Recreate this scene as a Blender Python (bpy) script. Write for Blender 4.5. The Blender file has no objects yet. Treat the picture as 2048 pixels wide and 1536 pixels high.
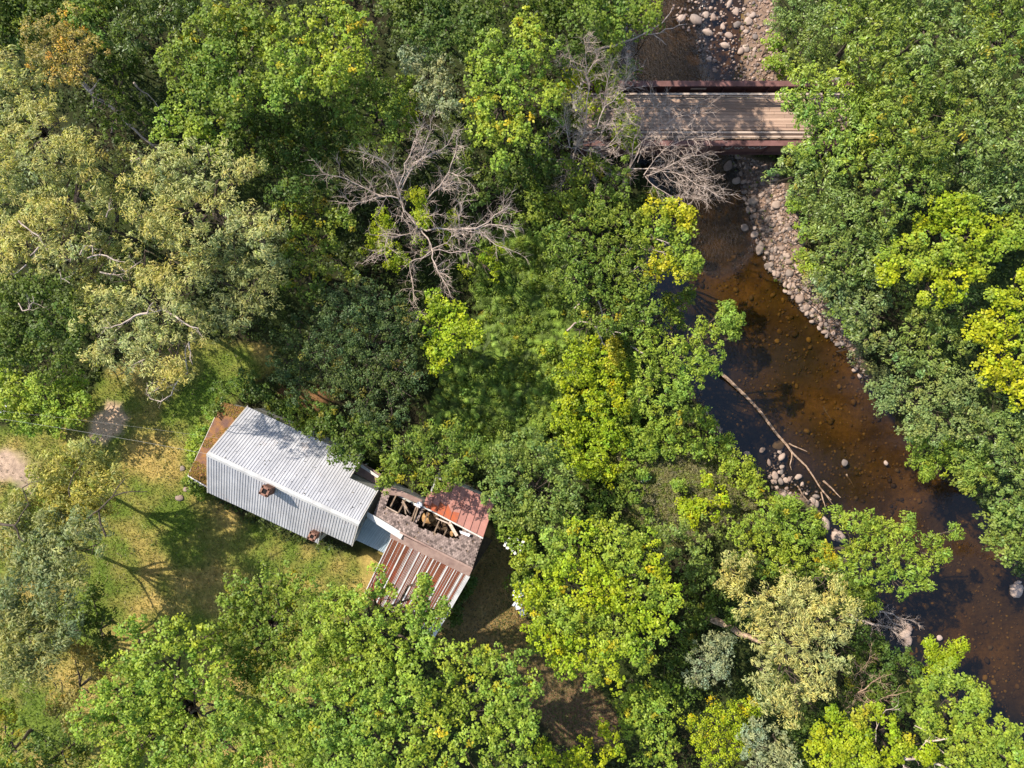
import bpy, math, random
import numpy as np
from mathutils import Vector

# ------------------------------------------------------------------ camera, sky, sun, exposure
SC = bpy.context.scene
COL = SC.collection
H = 59.25                 # drone height in metres above the lawn
F = 1422.0                # focal length in pixels of a 2048 wide picture
def P(u, v, z=0.0):
    """place in the world seen at (u, v) of the 2048x1536 picture, at height z"""
    k = (H - z) / F
    return ((u - 1024.0) * k, -(v - 768.0) * k, z)

cam_data = bpy.data.cameras.new('drone_camera')
cam_data.sensor_width = 36.0
cam_data.lens = 36.0 * F / 2048.0
cam_data.clip_end = 2000.0
cam = bpy.data.objects.new('drone_camera', cam_data)
cam.location = (0, 0, H)
COL.objects.link(cam)
SC.camera = cam

SUN_EL = math.radians(46.0)
SX, SY = 0.81, -0.586     # direction in which shadows fall (world)
world = bpy.data.worlds.new('World')
SC.world = world
world.use_nodes = True
wn = world.node_tree
for n in list(wn.nodes):
    wn.nodes.remove(n)
sky = wn.nodes.new('ShaderNodeTexSky')
sky.sky_type = 'NISHITA'
sky.sun_disc = False
sky.sun_elevation = SUN_EL
sky.sun_rotation = math.atan2(-SX, -SY) % (2 * math.pi)
sky.air_density = 1.0
sky.dust_density = 1.0
bg = wn.nodes.new('ShaderNodeBackground')
bg.inputs['Strength'].default_value = 0.15
wo = wn.nodes.new('ShaderNodeOutputWorld')
wn.links.new(sky.outputs[0], bg.inputs['Color'])
wn.links.new(bg.outputs[0], wo.inputs['Surface'])

sd = bpy.data.lights.new('sun', 'SUN')
sd.energy = 4.6
sd.angle = math.radians(0.55)
sd.color = (1.0, 0.93, 0.82)
sun = bpy.data.objects.new('sun', sd)
to_sun = Vector((-SX * math.cos(SUN_EL), -SY * math.cos(SUN_EL), math.sin(SUN_EL)))
sun.rotation_euler = to_sun.to_track_quat('Z', 'Y').to_euler()
sun.location = to_sun * 120
COL.objects.link(sun)

SC.view_settings.view_transform = 'Standard'
SC.view_settings.look = 'None'
SC.view_settings.exposure = 0.78
SC.view_settings.gamma = 1.0
try:
    SC.view_settings.use_curve_mapping = False
except Exception:
    pass
SC.render.engine = 'CYCLES'
SC.cycles.max_bounces = 7
SC.cycles.diffuse_bounces = 4
SC.cycles.transparent_max_bounces = 8
SC.cycles.caustics_reflective = False
SC.cycles.caustics_refractive = False

rng = np.random.default_rng(7)
random.seed(7)

# ------------------------------------------------------------------ helpers: meshes and objects
def S(r, g, b):
    """sRGB 0-255 to linear"""
    f = lambda c: c / 12.92 if c <= 0.04045 else ((c + 0.055) / 1.055) ** 2.4
    return tuple(f(x / 255.0) for x in (r, g, b))

def unit(a):
    return a / np.maximum(np.linalg.norm(a, axis=-1, keepdims=True), 1e-9)

class MB:
    """collects boxes, tubes and prisms, builds ONE mesh"""
    def __init__(self):
        self.v, self.f, self.c, self.n = [], [], [], 0
        self.smooth = False
    def add(self, verts, faces, col=None):
        self.v.extend([tuple(map(float, p)) for p in verts])
        for f in faces:
            self.f.append(tuple(i + self.n for i in f))
            self.c.append(col if col is not None else (1, 1, 1))
        self.n += len(verts)
        return self
    def box(self, o, x, y, z, col=None):
        """o = corner, x y z = edge vectors"""
        o, x, y, z = (np.array(t, float) for t in (o, x, y, z))
        vs = [o, o + x, o + x + y, o + y, o + z, o + x + z, o + x + y + z, o + y + z]
        return self.add(vs, [(0, 3, 2, 1), (4, 5, 6, 7), (0, 1, 5, 4), (1, 2, 6, 5), (2, 3, 7, 6), (3, 0, 4, 7)], col)
    def beam(self, a, b, w, h, col=None, up=(0, 0, 1)):
        a, b, up = np.array(a, float), np.array(b, float), np.array(up, float)
        d = b - a
        s = np.cross(d, up); s = s / max(np.linalg.norm(s), 1e-9) * w
        t = np.cross(s, d); t = t / max(np.linalg.norm(t), 1e-9) * h
        return self.box(a - s / 2 - t / 2, d, s, t, col)
    def tube(self, pts, rad, sides=6, col=None, cap=True):
        pts = np.array(pts, float)
        n = len(pts)
        if np.isscalar(rad): rad = [rad] * n
        base = self.n
        vs = []
        ref = np.array([0.13, 0.21, 0.97])
        for i in range(n):
            d = pts[min(i + 1, n - 1)] - pts[max(i - 1, 0)]
            d = d / max(np.linalg.norm(d), 1e-9)
            a = np.cross(d, ref if abs(d @ ref) < .95 else np.array([1., 0, 0]))
            a /= np.linalg.norm(a); b = np.cross(d, a)
            for k in range(sides):
                t = 2 * math.pi * k / sides
                vs.append(pts[i] + rad[i] * (math.cos(t) * a + math.sin(t) * b))
        fs = []
        for i in range(n - 1):
            for k in range(sides):
                k2 = (k + 1) % sides
                fs.append((i * sides + k, i * sides + k2, (i + 1) * sides + k2, (i + 1) * sides + k))
        if cap:
            fs.append(tuple(range(sides))[::-1]); fs.append(tuple((n - 1) * sides + k for k in range(sides)))
        return self.add(vs, fs, col)
    def prism(self, poly, depth, col=None):
        """polygon of 3D points, pushed along the vector depth"""
        p = [np.array(q, float) for q in poly]; d = np.array(depth, float); n = len(p)
        vs = p + [q + d for q in p]
        fs = [tuple(range(n)), tuple(range(2 * n - 1, n - 1, -1))]
        fs += [(i, i + n, (i + 1) % n + n, (i + 1) % n) for i in range(n)]
        return self.add(vs, fs, col)
    def build(self, name, mat, parent=None):
        me = bpy.data.meshes.new(name)
        me.from_pydata(self.v, [], self.f)
        if True:
            at = me.attributes.new('tone', 'FLOAT_VECTOR', 'FACE')
            at.data.foreach_set('vector', np.array(self.c, np.float32).ravel())
        if self.smooth:
            me.polygons.foreach_set('use_smooth', [True] * len(me.polygons))
        me.materials.append(mat)
        o = bpy.data.objects.new(name, me)
        COL.objects.link(o)
        if parent is not None:
            put(o, parent)
        return o

def put(o, parent):
    """parent o, which was built in world coordinates"""
    o.parent = parent
    o.matrix_parent_inverse = parent.matrix_basis.inverted()

def empty(name, loc):
    o = bpy.data.objects.new(name, None)
    o.location = loc
    o.empty_display_size = 0.3
    COL.objects.link(o)
    return o

def tag(o, label=None, cat=None, group=None, kind=None):
    if label: o['label'] = label
    if cat: o['category'] = cat
    if group: o['group'] = group
    if kind: o['kind'] = kind
    return o

def np_mesh(name, verts, quads, mat, colors=None, smooth=False):
    me = bpy.data.meshes.new(name)
    nv, nq = len(verts), len(quads)
    k = quads.shape[1]
    me.vertices.add(nv); me.vertices.foreach_set('co', verts.astype(np.float32).ravel())
    me.loops.add(nq * k); me.loops.foreach_set('vertex_index', quads.astype(np.int32).ravel())
    me.polygons.add(nq)
    me.polygons.foreach_set('loop_start', np.arange(0, nq * k, k, dtype=np.int32))
    me.polygons.foreach_set('loop_total', np.full(nq, k, np.int32))
    if smooth:
        me.polygons.foreach_set('use_smooth', np.ones(nq, bool))
    if colors is not None:
        dom = 'FACE' if len(colors) == nq else 'POINT'
        at = me.attributes.new('tone', 'FLOAT_VECTOR', dom)
        at.data.foreach_set('vector', colors.astype(np.float32).ravel())
    me.materials.append(mat)
    me.update(calc_edges=True)
    o = bpy.data.objects.new(name, me)
    COL.objects.link(o)
    return o

# ------------------------------------------------------------------ materials
class NT:
    def __init__(self, name):
        self.m = bpy.data.materials.new(name); self.m.use_nodes = True
        self.t = self.m.node_tree
        for n in list(self.t.nodes): self.t.nodes.remove(n)
        self.out = self.n('ShaderNodeOutputMaterial')
    def n(self, ty, **kw):
        nd = self.t.nodes.new(ty)
        for k, v in kw.items():
            if k in nd.inputs: nd.inputs[k].default_value = v
            else: setattr(nd, k, v)
        return nd
    def l(self, a, b): self.t.links.new(a, b)
    def noise(self, scale, detail=4.0, rough=0.6, coord='Object', stretch=None):
        tc = self.n('ShaderNodeTexCoord')
        nz = self.n('ShaderNodeTexNoise', Scale=scale, Detail=detail, Roughness=rough)
        src = tc.outputs[coord]
        if stretch:
            mp = self.n('ShaderNodeMapping'); mp.inputs['Scale'].default_value = stretch[0]
            mp.inputs['Rotation'].default_value = (0, 0, stretch[1])
            self.l(src, mp.inputs['Vector']); src = mp.outputs[0]
        self.l(src, nz.inputs['Vector'])
        return nz.outputs['Fac']
    def ramp(self, fac, stops):
        r = self.n('ShaderNodeValToRGB')
        e = r.color_ramp.elements
        e[0].position, e[0].color = stops[0][0], (*stops[0][1], 1)
        e[1].position, e[1].color = stops[-1][0], (*stops[-1][1], 1)
        for p, c in stops[1:-1]:
            x = e.new(p); x.color = (*c, 1)
        self.l(fac, r.inputs[0]); return r.outputs[0]
    def mul(self, a, b, fac=1.0, mode='MULTIPLY'):
        m = self.n('ShaderNodeMix', data_type='RGBA', blend_type=mode)
        m.inputs[0].default_value = fac
        for s, i in ((a, 6), (b, 7)):
            if isinstance(s, tuple): m.inputs[i].default_value = (*s, 1)
            else: self.l(s, m.inputs[i])
        return m.outputs[2]
    def mixf(self, fac, a, b):
        m = self.n('ShaderNodeMix', data_type='RGBA')
        self.l(fac, m.inputs[0])
        for s, i in ((a, 6), (b, 7)):
            if isinstance(s, tuple): m.inputs[i].default_value = (*s, 1)
            else: self.l(s, m.inputs[i])
        return m.outputs[2]
    def attr(self, name='tone'):
        a = self.n('ShaderNodeAttribute'); a.attribute_name = name
        return a.outputs['Color']
    def bump(self, h, strength=0.3, dist=0.05):
        b = self.n('ShaderNodeBump', Strength=strength, Distance=dist)
        self.l(h, b.inputs['Height']); return b.outputs[0]
    def done(self, col, rough=0.8, bump=None, metal=0.0, spec=0.4):
        p = self.n('ShaderNodeBsdfPrincipled')
        if isinstance(col, tuple): p.inputs['Base Color'].default_value = (*col, 1)
        else: self.l(col, p.inputs['Base Color'])
        if isinstance(rough, float): p.inputs['Roughness'].default_value = rough
        else: self.l(rough, p.inputs['Roughness'])
        p.inputs['Metallic'].default_value = metal
        p.inputs['Specular IOR Level'].default_value = spec
        if bump is not None: self.l(bump, p.inputs['Normal'])
        self.l(p.outputs[0], self.out.inputs[0])
        return self.m

def two_tone(name, a, b, scale, rough=0.8, bump=0.0, dist=0.03, lo=0.35, hi=0.65, stretch=None, tone=False, spec=0.3, metal=0.0):
    t = NT(name)
    f = t.noise(scale, 6, .65, stretch=stretch)
    c = t.ramp(f, [(lo, a), (hi, b)])
    if tone: c = t.mul(c, t.attr())
    return t.done(c, rough, t.bump(t.noise(scale * 3, 4, .6, stretch=stretch), bump, dist) if bump else None, metal, spec)

def leaf_material(name, gloss=0.05, trans=0.38, rough=0.42):
    t = NT(name)
    c = t.attr()
    d = t.n('ShaderNodeBsdfDiffuse'); t.l(c, d.inputs[0])
    tr = t.n('ShaderNodeBsdfTranslucent')
    warm = t.mul(c, (1.05, 1.15, 0.40)); t.l(warm, tr.inputs[0])
    m1 = t.n('ShaderNodeMixShader'); m1.inputs[0].default_value = trans
    t.l(d.outputs[0], m1.inputs[1]); t.l(tr.outputs[0], m1.inputs[2])
    g = t.n('ShaderNodeBsdfGlossy', Roughness=rough); g.inputs[0].default_value = (1, 1, 1, 1)
    m2 = t.n('ShaderNodeMixShader'); m2.inputs[0].default_value = gloss
    t.l(m1.outputs[0], m2.inputs[1]); t.l(g.outputs[0], m2.inputs[2])
    t.l(m2.outputs[0], t.out.inputs[0])
    return t.m

M = {}
M['leaf'] = leaf_material('leaf', 0.014, .4, .5)
M['leaf_glossy'] = leaf_material('leaf_glossy', 0.028, 0.34, 0.45)
M['bark'] = two_tone('bark', S(92, 80, 68), S(58, 48, 40), 6, .9, .5, .03)
M['dead_bark'] = two_tone('dead_bark', S(196, 178, 164), S(150, 130, 116), 3, .8, .3, .02)
M['drift_bark'] = two_tone('drift_bark', S(188, 160, 135), S(112, 88, 70), 4, .8, .4, .02)

def ground_material():
    t = NT('ground')
    c = t.attr()
    f = t.noise(2.2, 8, .75)
    c = t.mul(c, t.ramp(f, [(.3, (.55, .55, .55)), (.7, (1.45, 1.45, 1.4))]))
    g = t.noise(14, 5, .8)
    c = t.mul(c, t.ramp(g, [(.3, (.6, .62, .6)), (.7, (1.35, 1.33, 1.3))]))
    return t.done(c, .95, t.bump(g, .6, .08), 0, .15)
M['ground'] = ground_material()

def stone_mat(name, a, b, c2):
    t = NT(name)
    oi = t.n('ShaderNodeObjectInfo')
    base = t.ramp(oi.outputs['Random'], [(0, a), (.5, b), (1, c2)])
    base = t.mul(base, t.attr()) if name.endswith('stuff') else base
    base = t.mul(base, t.ramp(t.noise(5, 6, .7), [(.3, (.72, .72, .72)), (.7, (1.15, 1.15, 1.15))]))
    return t.done(base, .8, t.bump(t.noise(12, 4, .6), .4, .03), 0, .3)
M['stone'] = stone_mat('stone', S(132, 112, 100), S(176, 154, 138), S(112, 102, 96))
t = NT('pebble'); c = t.mul(t.attr(), t.ramp(t.noise(6, 5, .7), [(.3, (.75, .75, .75)), (.7, (1.15, 1.15, 1.15))]))
M['pebble'] = t.done(c, .8, None, 0, .3)

def water_material():
    t = NT('water')
    tc = t.n('ShaderNodeTexCoord')
    # ripples: calm almost everywhere, broken water in the riffles (attribute 'tone' holds how rough the current runs)
    n1 = t.n('ShaderNodeTexNoise', Scale=3.2, Detail=6.0, Roughness=.65, Distortion=.9)
    mp = t.n('ShaderNodeMapping'); mp.inputs['Scale'].default_value = (1.5, .8, 1)
    t.l(tc.outputs['Object'], mp.inputs[0]); t.l(mp.outputs[0], n1.inputs['Vector'])
    sep = t.n('ShaderNodeSeparateColor'); t.l(t.attr(), sep.inputs[0])
    ms = t.n('ShaderNodeMath', operation='MULTIPLY_ADD'); t.l(sep.outputs[0], ms.inputs[0]); ms.inputs[1].default_value = 1.0; ms.inputs[2].default_value = .07
    b = t.n('ShaderNodeBump', Distance=.55); t.l(ms.outputs[0], b.inputs['Strength']); t.l(n1.outputs['Fac'], b.inputs['Height'])
    mr = t.n('ShaderNodeMath', operation='MULTIPLY_ADD'); t.l(sep.outputs[0], mr.inputs[0]); mr.inputs[1].default_value = .01; mr.inputs[2].default_value = .06
    lw = t.n('ShaderNodeLayerWeight', Blend=.5); t.l(b.outputs[0], lw.inputs['Normal'])
    pw = t.n('ShaderNodeMath', operation='POWER'); t.l(lw.outputs['Facing'], pw.inputs[0]); pw.inputs[1].default_value = 4.0
    fr = t.n('ShaderNodeMath', operation='MULTIPLY_ADD'); t.l(pw.outputs[0], fr.inputs[0]); fr.inputs[1].default_value = .9; t.l(mr.outputs[0], fr.inputs[2])
    tr = t.n('ShaderNodeBsdfTransparent'); tr.inputs[0].default_value = (.43, .385, .28, 1)
    gl = t.n('ShaderNodeBsdfGlossy', Roughness=.03); t.l(b.outputs[0], gl.inputs['Normal'])
    mx = t.n('ShaderNodeMixShader'); t.l(fr.outputs[0], mx.inputs[0]); t.l(tr.outputs[0], mx.inputs[1]); t.l(gl.outputs[0], mx.inputs[2])
    t.l(mx.outputs[0], t.out.inputs[0])
    return t.m
M['water'] = water_material()

def metal_roof(name, a, b, rough=.45, spots=None):
    t = NT(name)
    c = t.ramp(t.noise(.6, 6, .7), [(.35, a), (.68, b)])
    if spots:
        c = t.mixf(t.ramp(t.noise(spots[1], 6, .7), [(spots[2], (0, 0, 0)), (spots[3], (1, 1, 1))]), c, spots[0])
    c = t.mul(c, t.attr())
    return t.done(c, rough, None, .0, .5)
M['grey_metal'] = metal_roof('grey_metal', S(180, 179, 182), S(204, 202, 203), .45, (S(178, 156, 142), .4, .6, .8))
M['blue_metal'] = metal_roof('blue_metal', S(140, 156, 166), S(166, 176, 182), .45)
M['rust_metal'] = metal_roof('rust_metal', S(128, 78, 58), S(150, 96, 68), .75, (S(178, 84, 50), .5, .5, .7))
M['plum_metal'] = metal_roof('plum_metal', S(158, 106, 96), S(174, 124, 110), .7, (S(134, 78, 64), .9, .55, .7))
M['moss_roof'] = two_tone('moss_roof', S(104, 76, 66), S(142, 100, 56), 1.3, .95, .8, .05, .42, .62)
M['felt'] = two_tone('felt', S(128, 104, 96), S(160, 134, 122), 1.2, .9, .2, .02)
M['shingle'] = two_tone('shingle', S(112, 98, 93), S(156, 139, 132), 1.5, .9, .3, .02, tone=True)
M['white_paint'] = two_tone('white_paint', S(214, 208, 200), S(186, 178, 168), 2, .6, .1, .01)
M['white_metal'] = two_tone('white_metal', S(206, 204, 200), S(180, 178, 176), 1, .45)
M['clapboard'] = two_tone('clapboard', S(186, 184, 176), S(146, 142, 132), 1.5, .8, .2, .01)
M['old_wood'] = two_tone('old_wood', S(150, 128, 108), S(98, 80, 66), 3, .9, .4, .02)
M['fresh_wood'] = two_tone('fresh_wood', S(188, 150, 100), S(140, 104, 66), 3, .9, .3, .02)
M['interior'] = two_tone('interior', S(60, 50, 44), S(96, 78, 58), 1.5, .95, .3, .03)
M['brick'] = two_tone('brick', S(144, 106, 88), S(112, 82, 70), 4, .9, .3, .02, tone=True)
M['mortar'] = two_tone('mortar', S(150, 134, 120), S(110, 98, 88), 5, .95)
M['soot'] = two_tone('soot', S(34, 28, 26), S(20, 18, 18), 4, .95)
M['glass'] = NT('glass').done(S(36, 44, 50), .08, None, 0, .6)
M['bridge_steel'] = two_tone('bridge_steel', S(122, 86, 80), S(92, 62, 56), .8, .7, .2, .02)
M['deck_wood'] = two_tone('deck_wood', S(186, 158, 138), S(138, 112, 96), 1.2, .85, .4, .02, .3, .7, ((.12, 5, 1), 0), True)
M['rail_wood'] = two_tone('rail_wood', S(196, 178, 162), S(150, 128, 112), 1.5, .8, .2, .02, .3, .7, ((.12, 5, 1), 0))
M['concrete'] = two_tone('concrete', S(150, 144, 134), S(110, 104, 96), 1.5, .9, .3, .03)
M['flower'] = NT('flower').done(S(236, 234, 226), .6, None, 0, .2)
M['plastic_white'] = NT('plastic_white').done(S(228, 226, 230), .35, None, 0, .5)
M['graffiti'] = NT('graffiti').done(S(196, 190, 180), .6, None, 0, .3)
M['wire'] = NT('wire').done(S(170, 168, 162), .5, None, 0, .4)

# ------------------------------------------------------------------ ground, river, gravel
ZW = -1.7                                           # river level
def poly_px(pts, z=0.0):
    return np.array([P(u, v, z)[:2] for u, v in pts])

def inside(poly, x, y):
    r = np.zeros(x.shape, bool)
    n = len(poly); j = n - 1
    for i in range(n):
        xi, yi = poly[i]; xj, yj = poly[j]
        c = ((yi > y) != (yj > y)) & (x < (xj - xi) * (y - yi) / (yj - yi + 1e-12) + xi)
        r ^= c; j = i
    return r

def seg_dist(poly, x, y, closed=True):
    d = np.full(x.shape, 1e9)
    n = len(poly)
    for i in range(n if closed else n - 1):
        a, b = poly[i], poly[(i + 1) % n]
        ab = b - a
        t = np.clip(((x - a[0]) * ab[0] + (y - a[1]) * ab[1]) / (ab @ ab + 1e-12), 0, 1)
        d = np.minimum(d, np.hypot(x - a[0] - t * ab[0], y - a[1] - t * ab[1]))
    return d

def sdist(poly, x, y):
    d = seg_dist(poly, x, y)
    return np.where(inside(poly, x, y), -d, d)

def snoise(x, y, s, seed=0):
    """cheap smooth noise, about -1..1"""
    r = np.random.default_rng(seed)
    out = np.zeros(np.shape(x))
    for k in range(7):
        a = r.uniform(0, 2 * math.pi); f = s * r.uniform(.6, 1.9); p = r.uniform(0, 6.28, 2)
        out = out + np.sin((x * math.cos(a) + y * math.sin(a)) * f + p[0] + 1.3 * np.sin((x * math.sin(a) - y * math.cos(a)) * f * .7 + p[1]))
    return out / 3.6

LEFT = [(1250, -420), (1240, -120), (1248, 40), (1240, 165), (1262, 300), (1330, 400), (1270, 540), (1290, 610), (1330, 700),
        (1388, 780), (1430, 850), (1480, 920), (1545, 975), (1600, 985), (1650, 1030), (1660, 1100), (1700, 1200), (1780, 1290),
        (1840, 1370), (1950, 1440), (2060, 1500), (2400, 1640)]
RIGHT = [(2400, 1180), (2080, 1150), (2030, 1110), (1990, 1050), (1935, 990), (1850, 930), (1805, 870), (1735, 765), (1700, 705),
         (1640, 650), (1590, 600), (1545, 540), (1520, 480), (1495, 400), (1470, 310), (1480, 160), (1480, 60), (1500, -120), (1500, -420)]
RIVER = poly_px(LEFT + RIGHT, ZW)
LEFT_BANK = poly_px(LEFT, ZW)
GRAVEL_A = poly_px([(1460, 305), (1540, 330), (1575, 395), (1600, 470), (1606, 540), (1650, 600), (1690, 650), (1735, 740), (1745, 770),
                    (1725, 765), (1690, 705), (1630, 650), (1580, 600), (1535, 540), (1512, 480), (1490, 400)], ZW + .15)
GRAVEL_B = poly_px([(1480, 60), (1500, -60), (1550, -60), (1545, 60), (1580, 165), (1560, 300), (1465, 305), (1475, 160)], ZW + .15)
GRAVEL_C = poly_px([(1540, 900), (1565, 900), (1572, 940), (1600, 965), (1650, 990), (1665, 1030), (1640, 1020), (1600, 1000), (1550, 990), (1530, 950)], ZW + .1)
GRAVEL_D = poly_px([(1380, 770), (1395, 770), (1440, 845), (1490, 910), (1535, 945), (1530, 960), (1480, 935), (1425, 860)], ZW + .1)
LAWN = poly_px([(-300, 860), (100, 850), (180, 800), (210, 745), (300, 700), (420, 680), (545, 690), (560, 730), (480, 790), (420, 860), (385, 960),
                (480, 1040), (620, 1095), (705, 1110), (770, 1105), (735, 1210), (690, 1240), (700, 1700), (-300, 1700)])
YARD = poly_px([(860, 1060), (985, 1050), (1030, 1090), (1050, 1180), (1060, 1290), (1150, 1320), (1240, 1440), (1230, 1500), (1120, 1480),
                (1060, 1420), (1000, 1340), (850, 1300), (830, 1200)])
DIRT_A = poly_px([(215, 800), (245, 805), (255, 835), (240, 870), (205, 890), (180, 880), (175, 850), (200, 825)])
DIRT_B = poly_px([(-200, 900), (30, 900), (70, 930), (90, 960), (60, 985), (20, 960), (-200, 1000)])
DIRT_C = poly_px([(560, 775), (640, 780), (665, 800), (650, 825), (600, 812), (560, 800)])
MEADOW = poly_px([(1225, 880), (1330, 865), (1420, 890), (1520, 965), (1560, 1000), (1470, 1030), (1400, 1080), (1330, 1080), (1260, 1020)])
FERNS = poly_px([(950, 470), (1080, 480), (1130, 600), (1150, 700), (1130, 800), (1060, 900), (960, 900), (870, 860), (900, 740), (980, 640), (960, 560)])
HOUSE = poly_px([(400, 900), (470, 800), (770, 950), (960, 980), (985, 1060), (900, 1260), (740, 1190), (700, 1080), (420, 980)])
FOREST_L = poly_px([(-400, -400), (1260, -400), (1250, 300), (1300, 420), (1290, 600), (1100, 700), (900, 760), (650, 760), (540, 690), (250, 700), (150, 850), (-400, 850)])

def height(x, y):
    d = sdist(RIVER, x, y)
    bank = np.clip(d / 7.0, 0, 1)
    bank = bank * bank * (3 - 2 * bank)
    z = (ZW + .02) + bank * (-(ZW + .02))
    z = z + np.where(d > 0, .10 * np.clip(d, 0, 1) * snoise(x, y, .9, 3), 0)
    z = np.where(d < 0, ZW - .04 - .62 * (1 - np.exp(d / 2.4)) + .05 * snoise(x, y, 1.7, 4), z)
    g = np.clip((d - 7) / 6, 0, 1)
    z = z + g * .10 * snoise(x, y, .25, 5)
    return z

fine_x = np.concatenate([[-900, -400, -200, -120, -80], np.arange(-58, 58.01, .3), [80, 120, 200, 400, 900]])
fine_y = np.concatenate([[-900, -400, -200, -120, -70], np.arange(-46, 46.01, .3), [70, 120, 200, 400, 900]])
gx, gy = np.meshgrid(fine_x, fine_y)
gz = height(gx, gy)

def ground_colour(x, y):
    n = x.shape
    def C(c): return np.broadcast_to(np.array(c), n + (3,)).copy()
    def blend(a, b, w): return a * (1 - w[..., None]) + b * w[..., None]
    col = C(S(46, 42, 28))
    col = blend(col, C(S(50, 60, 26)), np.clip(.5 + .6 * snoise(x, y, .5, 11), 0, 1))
    w = 1.6 * snoise(x, y, 2.1, 12)
    lawn = blend(C(S(98, 112, 44)), C(S(166, 142, 84)), np.clip(.36 + .55 * snoise(x, y, .42, 13) + .35 * snoise(x, y, 1.5, 14), 0, 1))
    lawn = blend(lawn, C(S(76, 100, 34)), np.clip(-.15 + .7 * snoise(x, y, .3, 15), 0, 1))
    k = lambda poly, soft=.5: np.clip(.5 - (sdist(poly, x, y) + .22 * w * soft) / soft, 0, 1)
    col = blend(col, lawn, k(LAWN, .6))
    yard = blend(C(S(112, 98, 58)), C(S(178, 138, 92)), np.clip(.45 + .5 * snoise(x, y, .6, 16), 0, 1))
    south = np.clip((-y - 23) / 4, 0, 1)
    yard = blend(yard, C(S(112, 84, 66)), south)
    col = blend(col, yard, k(YARD, .6))
    col = blend(col, C(S(186, 156, 130)), k(DIRT_A, .5))
    col = blend(col, C(S(164, 140, 122)), k(DIRT_B, .8))
    col = blend(col, C(S(120, 88, 60)), k(DIRT_C, .7))
    mead = blend(C(S(124, 128, 58)), C(S(170, 150, 104)), np.clip(.5 + .6 * snoise(x, y, .9, 17), 0, 1))
    col = blend(col, mead, k(MEADOW, 1.2))
    grav = C(S(126, 104, 90))
    for g in (GRAVEL_A, GRAVEL_B, GRAVEL_C, GRAVEL_D):
        col = blend(col, grav, k(g, .6))
    d = sdist(RIVER, x, y)
    bed = blend(C(S(150, 112, 58)), C(S(108, 82, 46)), np.clip(.5 + .7 * snoise(x, y, .8, 18), 0, 1))
    bed = blend(bed, C(S(96, 80, 66)), np.clip(.2 + .8 * snoise(x, y, .35, 19), 0, 1))
    bed_shade = np.clip(1.25 - seg_dist(LEFT_BANK, x, y, False) / 4.6 + .25 * snoise(x, y, .6, 23), 0, 1)  # shade on the left side of the river, painted into the bed colour
    bed = blend(bed, C(S(62, 58, 56)), bed_shade)
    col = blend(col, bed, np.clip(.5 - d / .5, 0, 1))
    return col

nx, ny = len(fine_x), len(fine_y)
idx = np.arange(nx * ny).reshape(ny, nx)
quads = np.stack([idx[:-1, :-1], idx[:-1, 1:], idx[1:, 1:], idx[1:, :-1]], -1).reshape(-1, 4)
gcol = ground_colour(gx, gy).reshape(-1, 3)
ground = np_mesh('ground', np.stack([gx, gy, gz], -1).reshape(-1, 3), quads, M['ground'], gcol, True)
tag(ground, kind='structure')

def ground_z(x, y):
    return float(height(np.array([x]), np.array([y]))[0])

# the river surface: a sheet that follows the channel, fine enough for the riffles
wx = np.arange(4.0, 60.0, .5); wy = np.arange(-46.0, 46.0, .5)
ax, ay = np.meshgrid(wx, wy)
ad = sdist(RIVER, ax, ay)
aidx = np.arange(ax.size).reshape(ax.shape)
keep = (ad[:-1, :-1] < 1.2)
wq = np.stack([aidx[:-1, :-1], aidx[:-1, 1:], aidx[1:, 1:], aidx[1:, :-1]], -1)[keep]
rough = np.clip(1 - seg_dist(poly_px([(1330, -200), (1330, 60), (1335, 150), (1370, 260), (1420, 380), (1430, 470)], ZW), ax, ay, False) / 4.2, 0, 1)
rough = np.clip(rough * 1.6, 0, 1)
wc = np.stack([rough] * 3, -1).reshape(-1, 3)
water = np_mesh('river_water', np.stack([ax, ay, np.full(ax.shape, ZW)], -1).reshape(-1, 3), wq, M['water'], wc, True)
tag(water, kind='structure')

# ------------------------------------------------------------------ stones
def ico(sub):
    import bmesh
    bm = bmesh.new(); bmesh.ops.create_icosphere(bm, subdivisions=sub, radius=1.0)
    v = np.array([tuple(p.co) for p in bm.verts]); f = np.array([[q.index for q in p.verts] for p in bm.faces])
    bm.free(); return v, f
IV1, IF1 = ico(1); IV2, IF2 = ico(2)

def rock_shape(r, V, squash=.55):
    v = V.copy()
    for k in range(4):
        n = unit(r.normal(size=3)); c = r.uniform(.45, .8)
        s = v @ n
        v = v - np.outer(np.clip(s - c, 0, None) * .85, n)
    v *= (1 + .10 * np.sin(v @ r.normal(size=3) * 3 + r.uniform(0, 6)))[:, None]
    v *= np.array([r.uniform(.8, 1.25), r.uniform(.7, 1.0), squash * r.uniform(.8, 1.2)])
    return v
rock_meshes = []
for i in range(9):
    r = np.random.default_rng(100 + i)
    v = rock_shape(r, IV2)
    me = bpy.data.meshes.new('stone')
    me.from_pydata([tuple(p) for p in v], [], [tuple(map(int, f)) for f in IF2])
    me.polygons.foreach_set('use_smooth', [True] * len(me.polygons))
    me.materials.append(M['stone'])
    rock_meshes.append(me)

def scatter_in(poly, n, r, margin=0.0):
    lo, hi = poly.min(0), poly.max(0)
    out = np.zeros((0, 2))
    while len(out) < n:
        p = r.uniform(lo, hi, (n * 3, 2))
        p = p[inside(poly, p[:, 0], p[:, 1])]
        out = np.concatenate([out, p])
    return out[:n]

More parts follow.
